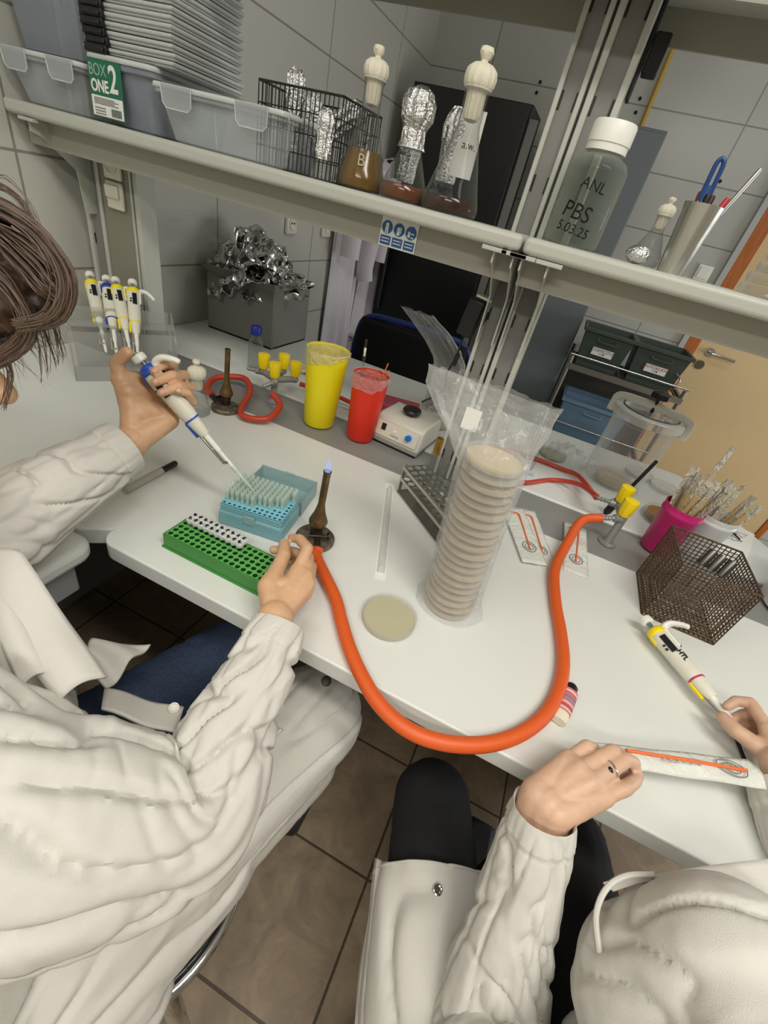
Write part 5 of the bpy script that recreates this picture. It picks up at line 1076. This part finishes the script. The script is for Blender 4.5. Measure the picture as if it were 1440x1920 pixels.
for f, dr in ((fL[1], 1), (fL[2], 1), (fL[0], 1), (fL[3], 1)):
    tip, dip = f[-1], f[-2]; d = (tip - dip).normalized(); nv = (CAMPOS - tip).normalized(); nail(bodyL, tip + nv * .0082 - d * .001 + Vector((0, 0, .0005)), d, nv + d * .25, w=.0048, l=.0085)
nv = (Vector((-.3, -.3, .8))).normalized(); nail(bodyL, fR[0][-1] + Vector((.0, 0, .0078)), fR[0][-1] - fR[0][-2], Vector((0, -.1, 1)), w=.0046, l=.008); nail(bodyL, thR[3] + Vector((-.001, -.003, .0088)), thR[3] - thR[2], Vector((-.1, -.3, 1)), w=.0052, l=.009)
for s_ in (-1, 1): MB().ball(hd + lk * .083 + sd * .033 * s_ + upv * .012, .012, 12).build('eye', M('eye white', (230, 226, 220), .2), PLt)
MB().tube([hd + lk * .103 + sd * s_ * .022 - upv * (.053 + .003 * math.cos(s_ * 1.5)) for s_ in (-1, -.5, 0, .5, 1)], [.002, .0045, .005, .0045, .002], 8).build('lips', M('lips', (176, 104, 92), .45), PLt)
# hair
hair_m = M('brown hair', (78, 60, 48), .42, var=.45, vscale=9, bump=.6, bscale=160, stretch=(1, 1, 1)); hair_s = M('brown hair strand', (92, 72, 58), .4)
def hsh(p):
    q = p - hd; return .006 * math.sin(q.dot(sd) * 160 + 3 * noise.noise(p * 20)) + .010 * noise.noise(p * 26) + .003 * noise.noise(p * 120)
cH = [(hd - lk * .02 + upv * .012, .100, (1, 1, 1)), (at(-60, 430, .49), .040, at(30, 500, .49), .030), (at(-60, 540, .50), .045, at(25, 580, .49), .022), (at(-60, 470, .49), .045, at(60, 540, .48), .024), (hd - lk * .05, .075, hd - lk * .06 - upv * .03, .07)]
hairo = remesh('hair', [], .004, hair_m, PLt, 5, hsh, extra=lambda b: [b.ball(c[0], c[1], 20, c[2]) if len(c) == 3 else capsule(b, *c) for c in cH])
rs = random.Random(11)
def strands(parent, n_, m, seed, src, rad, lmin, lmax, pull, wid=.00035, spread=.35):
    r3 = random.Random(seed); b = MB()
    for _ in range(n_):
        d = (upv * r3.uniform(-.1, 1.1) + lk * r3.uniform(-.5, 1.0) + sd * r3.uniform(-.9, .9)).normalized(); p = src + d * rad; v = (d * .5 + Vector((r3.uniform(-1, 1), r3.uniform(-1, 1), r3.uniform(-1, 1))) * spread + pull).normalized(); L = r3.uniform(lmin, lmax); ps = [p - d * .02]; c1 = Vector((r3.uniform(-1, 1), r3.uniform(-1, 1), r3.uniform(-1, 1))) * 5
        for k in range(9): ps.append(ps[-1] + v * L / 9); v = (v + Vector((0, 0, -.16)) + v.cross(c1) * L * .35).normalized()
        b.tube(ps, [wid] * 6 + [wid * .7, wid * .5, wid * .3, wid * .2], 4)
    o = b.build('loose_strands', m, parent); o['kind'] = 'stuff'; return o
strands(hairo, 420, hair_s, 5, hd - lk * .01 + upv * .02, .100, .03, .08, Vector((.1, .1, -.3)))
cl_ = MB()
def lockset(cnt, ga, gb, d0, d1, sd_, wid=.0008):
    r4 = random.Random(sd_)
    for k in range(cnt):
        u = r4.random(); dd_ = r4.uniform(d0, d1); w = r4.uniform(.0, .9); n_ = len(ga); jx = r4.uniform(-6, 6); jy = r4.uniform(-6, 6)
        P_ = [at(a[0] * (1 - u) + b[0] * u + jx * math.sin(i * 1.3 + w * 5), a[1] * (1 - u) + b[1] * u + jy * math.sin(i * 1.7 + w * 7), dd_ + .018 * math.sin(i * .9 + w * 6)) for i, (a, b) in enumerate(zip(ga, gb))]
        P_ = cat(P_, 4); cl_.tube(P_, [wid * (1 - .75 * (i / len(P_)) ** 3) for i in range(len(P_))], 4)
G = lambda *a: a
lockset(190, G((-120, 380), (-20, 400), (55, 445), (95, 520), (80, 585), (20, 600)), G((-60, 350), (20, 385), (95, 445), (142, 530), (120, 600), (40, 625)), .43, .52, 1)
lockset(150, G((-140, 420), (-40, 440), (25, 500), (60, 540), (90, 560), (110, 575)), G((-100, 400), (0, 420), (80, 470), (120, 520), (138, 560), (120, 590)), .44, .50, 2)
lockset(170, G((-140, 480), (-60, 500), (0, 540), (30, 590), (30, 630), (-30, 670)), G((-80, 450), (0, 500), (45, 560), (68, 620), (50, 660), (-10, 695)), .45, .53, 3)
lockset(26, G((-60, 360), (-10, 355), (30, 370), (60, 420)), G((-40, 330), (10, 330), (60, 390), (85, 450)), .44, .50, 4, .0004)
lockset(22, G((40, 580), (60, 630), (70, 680), (75, 720)), G((100, 580), (110, 620), (118, 650), (124, 668)), .46, .50, 5, .0004)
lockset(14, G((0, 660), (8, 700), (5, 730), (-5, 760)), G((20, 670), (25, 710), (18, 740), (12, 770)), .46, .50, 6, .0004)
o = cl_.build('fringe_locks', hair_s, hairo); o['kind'] = 'stuff'
# trousers of the left person (left thigh in view)
hipL, knL, hipR, knR = Vector((-.53, -.02, .60)), Vector((-.345, .44, .655)), Vector((-.30, -.03, .595)), Vector((-.135, .405, .665))
remesh('jeans', [(hipL, .088, knL, .068), (knL, .066, Vector((-.33, .50, .25)), .05), (hipR, .082, knR, .062), (knR, .058, Vector((-.17, .47, .2)), .045), (hipL, .10, hipR, .10)], .007, jeans, PLt, 4, foldf(knL - hipL, 9, 26, .004, 2))
for x_, y_ in ((-.37, .44), (-.21, .42)): MB().box(x_, x_ + .09, y_, y_ + .24, .0, .07).build('shoe', M('dark shoes', (40, 38, 38), .6), PLt, bevel=.02)
# coat of the left person
fa = foldf((.35, .9, .1), 16, 4, .009, 1.3, .0010); fb = foldf((.2, .5, .8), 12, 4, .009, 7.1, .0012)
def dL(p):
    w = max(0., min(1., (p.z - .70) / .12)); return (fa(p) * (1 - w) + fb(p) * w) * min(1, max(.08, ((p - shR).length - .09) / .13))
chest = Vector((-.46, .075, .90))
def ex1(b):
    # skirt hanging over the right thigh and off the stool
    pass
cC = [(Vector((-.36, -.08, .64)), .155, Vector((-.45, .03, .86)), .135), (Vector((-.45, .03, .86)), .135, Vector((-.52, .07, 1.0)), .120), (Vector((-.52, .07, 1.0)), .115, shR, .072), (Vector((-.52, .07, 1.0)), .115, shL, .085),
      (Vector((-.44, .10, .84)), .095, Vector((-.50, .13, .95)), .095), (hipR, .118, knR + Vector((-.004, .0, .002)), .088), (hipR + Vector((.015, -.02, -.05)), .10, knR + Vector((.008, -.05, -.06)), .064), (hipR + Vector((.005, -.08, -.02)), .122, Vector((-.19, .17, .585)), .086),
      (Vector((-.44, .02, .66)), .10, Vector((-.33, .20, .66)), .05), (Vector((-.30, -.14, .56)), .13, Vector((-.45, -.16, .56)), .14), (Vector((-.19, .02, .56)), .07, Vector((-.22, -.08, .54)), .09)]
coatL = remesh('lab_coat', cC, .0042, coat_m, PLt, 16, dL)
sL_ = sleeve('sleeve', [wl.lerp(el, .06), wl.lerp(el, .30) + Vector((0, 0, .004)), wl.lerp(el, .62) + Vector((0, 0, .006)), el + Vector((0, 0, .012)), el.lerp(shL, .5), shL], [.0415, .046, .053, .059, .068, .08, .09], coat_m, coatL, seed=3.3, amp=.0105, lon=.25)
wc = wr_.lerp(er, .05)
sR_ = sleeve('sleeve', [hz(523, 1172, .948), hz(486, 1258, .925), hz(432, 1366, .897), Vector((-.165, .150, .862)), Vector((-.225, .085, .885)), Vector((-.30, .04, .925)), shR], [.0345, .0395, .047, .061, .080, .096, .104, .106], coat_m, coatL, seed=8.2, amp=.0145, lon=lambda u: .15 + .75 * max(0, min(1, (u - .3) * 2.5)))
def strip(name, rows, m, parent, solid=.0025): return MB().grid(rows).build(name, m, parent, solid=solid, ang=60)
def lerp4(q, nu, nv, f=None):
    a, b_, c, d = q; R_ = []
    for j in range(nv + 1):
        v = j / nv; row = []
        for i in range(nu + 1):
            u = i / nu; p = a.lerp(b_, u).lerp(d.lerp(c, u), v)
            if f: p = p + f(u, v)
            row.append(p)
        R_.append(row)
    return R_
# lapel along the chest opening and the flap over the lap
strip('lapel', lerp4([at(-90, 1060, .50), at(38, 1032, .505), at(200, 1272, .485), at(110, 1318, .455)], 10, 24, lambda u, v: Vector((0, 0, .012 * math.sin(u * PI) + .003 * math.sin(v * 9)))), coat_m, coatL, .004)
strip('lapel', lerp4([at(-60, 1060, .50), at(20, 1120, .49), at(100, 1262, .465), at(40, 1290, .455)], 8, 20, lambda u, v: Vector((0, 0, .010 * math.sin(u * PI)))), coat_m, coatL, .004)
strip('coat_flap', lerp4([at(135, 1225, .56), at(178, 1203, .60), at(282, 1205, .62), at(200, 1292, .56)], 14, 14, lambda u, v: Vector((0, 0, .008 * math.sin(u * 9 + v * 3)))), coat_m, coatL, .004)
strip('coat_flap', lerp4([at(196, 1292, .555), at(345, 1330, .565), at(330, 1378, .53), at(190, 1330, .52)], 16, 10, lambda u, v: Vector((0, 0, .004 * math.sin(u * 8)))), coat_m, coatL, .004)
strip('pocket_flap', lerp4([at(490, 1352, .565), at(530, 1370, .565), at(478, 1425, .53), at(420, 1440, .52)], 10, 10, lambda u, v: Vector((0, 0, .006 + .004 * math.sin(u * 6)))), coat_m, coatL, .003)
bt = MB(); bp = at(326, 1327, .553); bt.m = fr(bp, CAMPOS - bp); bt.lathe([(.0060, 0), (.0063, .001), (.0063, .0020), (.0048, .0021), (.0040, .0014)], 28).build('coat_button', M('pearl button', (206, 202, 190), .4), coatL)
bt = MB(); bp = at(612, 1277, .70); bt.m = fr(bp, CAMPOS - bp); bt.lathe([(.0085, 0), (.0085, .002), (.004, .003)], 24).build('snap_stud', castdark, coatL)
# stools
def stool(x, y, z, r, label):
    t = thing('lab_stool', label, 'stool', (x, y, 0)); MB().lathe([(r * .9, z - .05), (r * .98, z - .045), (r * .99, z - .012), (r * .92, z), (.01, z + .003)], 56).build('seat', M('black vinyl', (18, 18, 19), .35), t)
    MB().tube([(r * 1.02 * math.cos(a), r * 1.02 * math.sin(a), z - .040) for a in [2 * PI * k / 64 for k in range(64)]], .009, 12, closed=True).build('seat_ring', chrome, t)
    for k in range(4):
        a = -.49 + PI / 2 * k; MB().tube(cat([(r * .55 * math.cos(a), r * .55 * math.sin(a), z - .05), (r * .95 * math.cos(a), r * .95 * math.sin(a), z - .12), (r * 1.15 * math.cos(a), r * 1.15 * math.sin(a), z * .4), (r * 1.25 * math.cos(a), r * 1.25 * math.sin(a), .0)], 6), .0145, 16).build('leg', chrome, t)
    MB().tube([(r * .62 * math.cos(a), r * .62 * math.sin(a), .2) for a in [2 * PI * k / 48 for k in range(48)]], .009, 10, closed=True).build('foot_ring', chrome, t); return t
stool(-.285, .125, .545, .167, 'black and chrome stool under the person on the left')
stool(.37, .02, .50, .20, 'black stool under the person on the right')
# ---------------------------------------------------------------- person on the right
PR = thing('person', 'person in a white lab coat and black trousers with a ring, holding a swab packet', 'person', (0, 0, 0))
w2 = hz(1024, 1506, .943); e2 = Vector((.236, .175, .700))
mc2 = [hz(1132, 1492, .958), hz(1108, 1468, .968), hz(1086, 1443, .966), hz(1066, 1424, .958)]
f2 = [[hz(1172, 1478, .966), hz(1190, 1464, .958), hz(1196, 1454, .952)], [hz(1172, 1424, .972), hz(1188, 1430, .962), hz(1190, 1446, .950)], [hz(1148, 1408, .972), hz(1162, 1413, .962), hz(1160, 1428, .950)], [hz(1100, 1398, .966), hz(1114, 1403, .955), hz(1112, 1418, .942)]]
th2 = [hz(1075, 1500, .940), hz(1118, 1495, .934), hz(1160, 1475, .932), hz(1188, 1458, .936)]
c2 = hand(w2, mc2, f2, th2, wr=.030, fr_=.0086); c2 += [(hz(1006, 1490, .944), .0185, mc2[3], .0115), (hz(1040, 1526, .946), .0185, mc2[0], .0125), (hz(1006, 1490, .944), .0185, e2.lerp(w2, .6) + Vector((-.008, .006, 0)), .024), (hz(1040, 1526, .946), .0185, e2.lerp(w2, .6), .024), (w2, .0225, w2.lerp(e2, .4), .028), (w2.lerp(e2, .4), .028, e2, .034)]
w3 = hz(1462, 1432, .950); e3 = Vector((.56, .30, .90))
mc3 = [hz(1440, 1368, .962), hz(1452, 1372, .955), hz(1460, 1380, .945), hz(1468, 1390, .938)]
f3 = [[hz(1408, 1318, .962), hz(1380, 1314, .952), hz(1364, 1324, .942)], [hz(1415, 1336, .945), hz(1392, 1340, .932), hz(1374, 1348, .926)], [hz(1425, 1352, .935), hz(1405, 1358, .924), hz(1390, 1366, .920)], [hz(1435, 1372, .925), hz(1420, 1378, .920), hz(1408, 1385, .918)]]
th3 = [hz(1442, 1412, .945), hz(1410, 1392, .944), hz(1380, 1370, .942), hz(1356, 1346, .938)]
c3 = hand(w3, mc3, f3, th3, wr=.027, fr_=.0084); c3 += [(w3, .024, e3, .036)]
s2, s3 = Vector((.345, .045, .955)), Vector((.64, .12, 1.0)); n2 = Vector((.52, .06, 1.08)); h2 = Vector((.62, .07, 1.27))
cb2 = [(e2, .034, s2, .050), (e3, .04, s3, .055), (s2, .06, n2, .07), (s3, .06, n2, .07), (n2, .055, h2, .055), (h2, .088, (.95, 1.05, 1.2)), (h2 + Vector((0, .085, -.03)), .012, h2 + Vector((0, .105, -.045)), .013), (h2 + Vector((0, .05, -.09)), .03, h2 + Vector((0, .06, -.09)), .03), (n2, .09, Vector((.46, .05, .82)), .12), (Vector((.46, .05, .82)), .12, Vector((.40, -.03, .62)), .12)]
bodyR = remesh('body', c2 + c3 + cb2, .0021, skin2, PR, 4, creases)
for s_ in (-1, 1): MB().ball(h2 + Vector((.033 * s_, .082, .0)), .012, 12).build('eye', M('eye white', (230, 226, 220), .2), PR)
hr2 = MB().ball(h2 + Vector((0, -.018, .022)), .112, 28, (.92, 1, 1.02), wob=lambda d: .05 * noise.noise(d * 5) + .02 * math.sin(d.x * 60)).build('hair', hair_m, PR)
# ring with dark stone on the middle finger
rp = mc2[1].lerp(f2[1][0], .55); rd = (f2[1][0] - mc2[1]).normalized(); rg = MB(); rg.m = fr(rp, rd); rg.tube([(.0098 * math.cos(a), .0098 * math.sin(a), .0012 * math.sin(2 * a)) for a in [2 * PI * k / 32 for k in range(32)]], .0011, 8, closed=True); ro = rg.build('finger_ring', chrome, None); tag(ro, 'silver ring with a dark stone on the right person\'s middle finger', 'ring')
gp_ = rp + (CAMPOS - rp).normalized() * .0104; MB().ball(gp_, .0034, 14, (1, 1, .8)).build('dark_stone', black_pl, ro); MB().ball(gp_ - (CAMPOS - rp).normalized() * .001, .0046, 16, (1, 1, .5)).build('stone_setting', chrome, ro)
hp2, kp2, hp3, kp3 = Vector((.27, -.04, .58)), Vector((.112, .395, .635)), Vector((.47, -.02, .58)), Vector((.345, .44, .63))
remesh('trousers', [(hp2, .088, kp2, .066), (kp2, .064, Vector((.17, .50, .2)), .050), (hp3, .088, kp3, .070), (kp3, .066, Vector((.34, .46, .25)), .052), (hp2, .10, hp3, .10)], .006, blacktr, PR, 4, foldf(kp2 - hp2, 8, 14, .002, 4))
for x_, y_ in ((.13, .50), (.30, .46)): MB().box(x_, x_ + .09, y_, y_ + .24, .0, .07).build('shoe', M('dark shoes', (40, 38, 38), .6), PR, bevel=.02)
fc = foldf((.75, .25, .45), 19, 4, .010, 3.4, .0008); fd = foldf((-.3, .3, .9), 13, 5, .010, 6.4, .0012)
def dR(p):
    w = max(0., min(1., (p.z - .72) / .1)); return fd(p) * (1 - w) + fc(p) * w
cc2 = [(Vector((.40, -.02, .64)), .145, Vector((.43, .08, .84)), .125), (Vector((.43, .08, .84)), .125, Vector((.50, .06, .98)), .115), (Vector((.50, .06, .98)), .11, s2, .080), (Vector((.50, .06, .98)), .11, s3, .085), (Vector((.400, .130, .78)), .120, Vector((.415, .150, .94)), .125), (Vector((.345, .212, .885)), .085, Vector((.362, .226, .962)), .080), (Vector((.43, .21, .955)), .09, Vector((.52, .18, 1.02)), .10)]
coatR = remesh('lab_coat', cc2, .0045, coat_m, PR, 14, dR)
# skirt panel lying over the left thigh and hanging at its side
ax0, ax1 = kp2.lerp(hp2, .20), hp2 + Vector((.02, -.06, 0)); dirt = (ax1 - ax0).normalized(); sx_ = Vector((0, 0, 1)).cross(dirt).normalized(); upz = dirt.cross(sx_)
if sx_.x > 0: sx_ = -sx_
if upz.z < 0: upz = -upz
rows = []
for i in range(60):
    u = i / 59; c = ax0.lerp(ax1, u) ; R_ = .082 + .012 * u; row = []
    for k in range(70):
        v = k / 69
        if v < .45: a = math.radians(-60 + 150 * v / .45); p = c + (-sx_ * math.sin(-a) * 1 if 0 else sx_ * math.sin(a)) * R_ + upz * math.cos(a) * R_
        else:
            q = (v - .45) / .55; p = c + sx_ * (R_ + .004 * math.sin(q * 3) - .012 * q) - Vector((0, 0, 1)) * ((.10 + .12 * u) * q)
        p = p + (sx_ * .6 + upz * .4) * (.017 * (min(1, abs(noise.noise(Vector((u * 2.2 + v, v * 6, 2)))) * 5) ** .75 - .6) + .009 * max(0, v - .45) * math.sin(u * 22 + v * 3)) + dirt * (.012 * math.sin(v * 7) if i == 0 else 0); row.append(p)
    rows.append(row)
MB().grid(rows).build('coat_skirt', coat_m, coatR, solid=.003, ang=60)
hem = [r_ + upz * .0022 + sx_ * .001 for r_ in rows[1]]; MB().tube(hem, .0018, 8).build('skirt_hem', coat_m, coatR)
ep = hz(834, 1658, .715); eo = MB(); eo.m = fr(rows[5][15] + upz * .003, upz); eo.tube([(.0055 * math.cos(a), .0055 * math.sin(a), .001) for a in [2 * PI * k / 24 for k in range(24)]], .0018, 8, closed=True).lathe([(.004, 0), (.004, .0008)], 18).build('snap_eyelet', chrome, coatR)
sleeve('sleeve', [hz(1021, 1516, .946), w2.lerp(e2, .38), w2.lerp(e2, .72), e2 + Vector((.004, -.012, .004)), Vector((.262, .105, .752)), Vector((.30, .065, .86)), s2], [.0325, .040, .049, .060, .070, .078, .082, .085], coat_m, coatR, seed=5.1, amp=.0105, lon=.35)
sleeve('sleeve', [w3.lerp(e3, .10), w3.lerp(e3, .5), e3, e3.lerp(s3, .5), s3], [.044, .052, .062, .075, .085], coat_m, coatR, seed=2.1, amp=.007, lon=.3)
strip('lapel', lerp4([at(1215, 1642, .47), at(1440, 1610, .46), at(1500, 1760, .42), at(1330, 1690, .44)], 14, 10, lambda u, v: Vector((0, 0, .006 * math.sin(u * PI)))), coat_m, coatR, .004)
strip('lapel', lerp4([at(1130, 1655, .465), at(1226, 1632, .475), at(1222, 1652, .468), at(1150, 1672, .458)], 14, 6, lambda u, v: Vector((0, 0, .006 * math.sin(u * PI)))), coat_m, coatR, .004)
MB().tube(cat([at(1225, 1640, .462), at(1175, 1642, .452), at(1138, 1665, .443), at(1118, 1715, .435), at(1124, 1785, .425)], 8), .0028, 8).build('coat_seam', coat_m, coatR)
# swab packet in the right person's hands
P4 = [hz(1112, 1392, .944), hz(1400, 1424, .950), hz(1452, 1482, .952), hz(1190, 1444, .944)]
t = thing('swab_packet', 'long white swab packet with an orange stick held by both hands at the right', 'packet', P4[3])
rows = lerp4([p - P4[3] for p in P4], 30, 8, lambda u, v: Vector((0, 0, .0035 * math.sin(v * PI) + .0012 * math.sin(u * 13))))
MB().grid(rows).build('packet_film', packw, t, solid=.0008, ang=60)
f_ = lambda u, v: P4[0].lerp(P4[1], u).lerp(P4[3].lerp(P4[2], u), v) - P4[3] + Vector((0, 0, .0068))
MB().tube([f_(.12, .30), f_(.5, .40), f_(.88, .52)], .0022, 8).build('orange_stick', orange_pl, t)
MB().tube([f_(.78 + .09 * math.cos(a), .5 + .30 * math.sin(a)) for a in [2 * PI * k / 30 for k in range(30)]], .0007, 5, closed=True).tube([f_(.78 + .05 * math.cos(a), .5 + .18 * math.sin(a)) for a in [2 * PI * k / 30 for k in range(30)]], .0007, 5, closed=True).build('round_emblem', ink_grey, t)
xv = (f_(.5, .5) - f_(.2, .5)).normalized(); yv = (f_(.5, .2) - f_(.5, .8)); yv = (yv - xv * yv.dot(xv)).normalized(); zv = xv.cross(yv); sgn = -1
o_ = f_(.45, .42); mt_ = Matrix(((-xv.x, -yv.x, zv.x, o_.x), (-xv.y, -yv.y, zv.y, o_.y), (-xv.z, -yv.z, zv.z, o_.z), (0, 0, 0, 1)))
textmesh('packet_text', 'BIONOVIX', .012, ink_grey, t, mt_) if 0 else textmesh('packet_text', 'BIONORX', .012, M('pale grey text', (176, 180, 174), .7), t, mt_)
# microtube held in the left person's right hand
tb_ = hz(545, 1019, .966); t = thing('microtube', 'clear microtube pinched between thumb and index finger of the left person', 'microtube', mtx=fr(tb_ + Vector((-.012, -.006, -.012)), Vector((.5, .35, .5))))
for ch in list(tubm.children)[:2]: c = ch.copy(); C.objects.link(c); c.parent = t
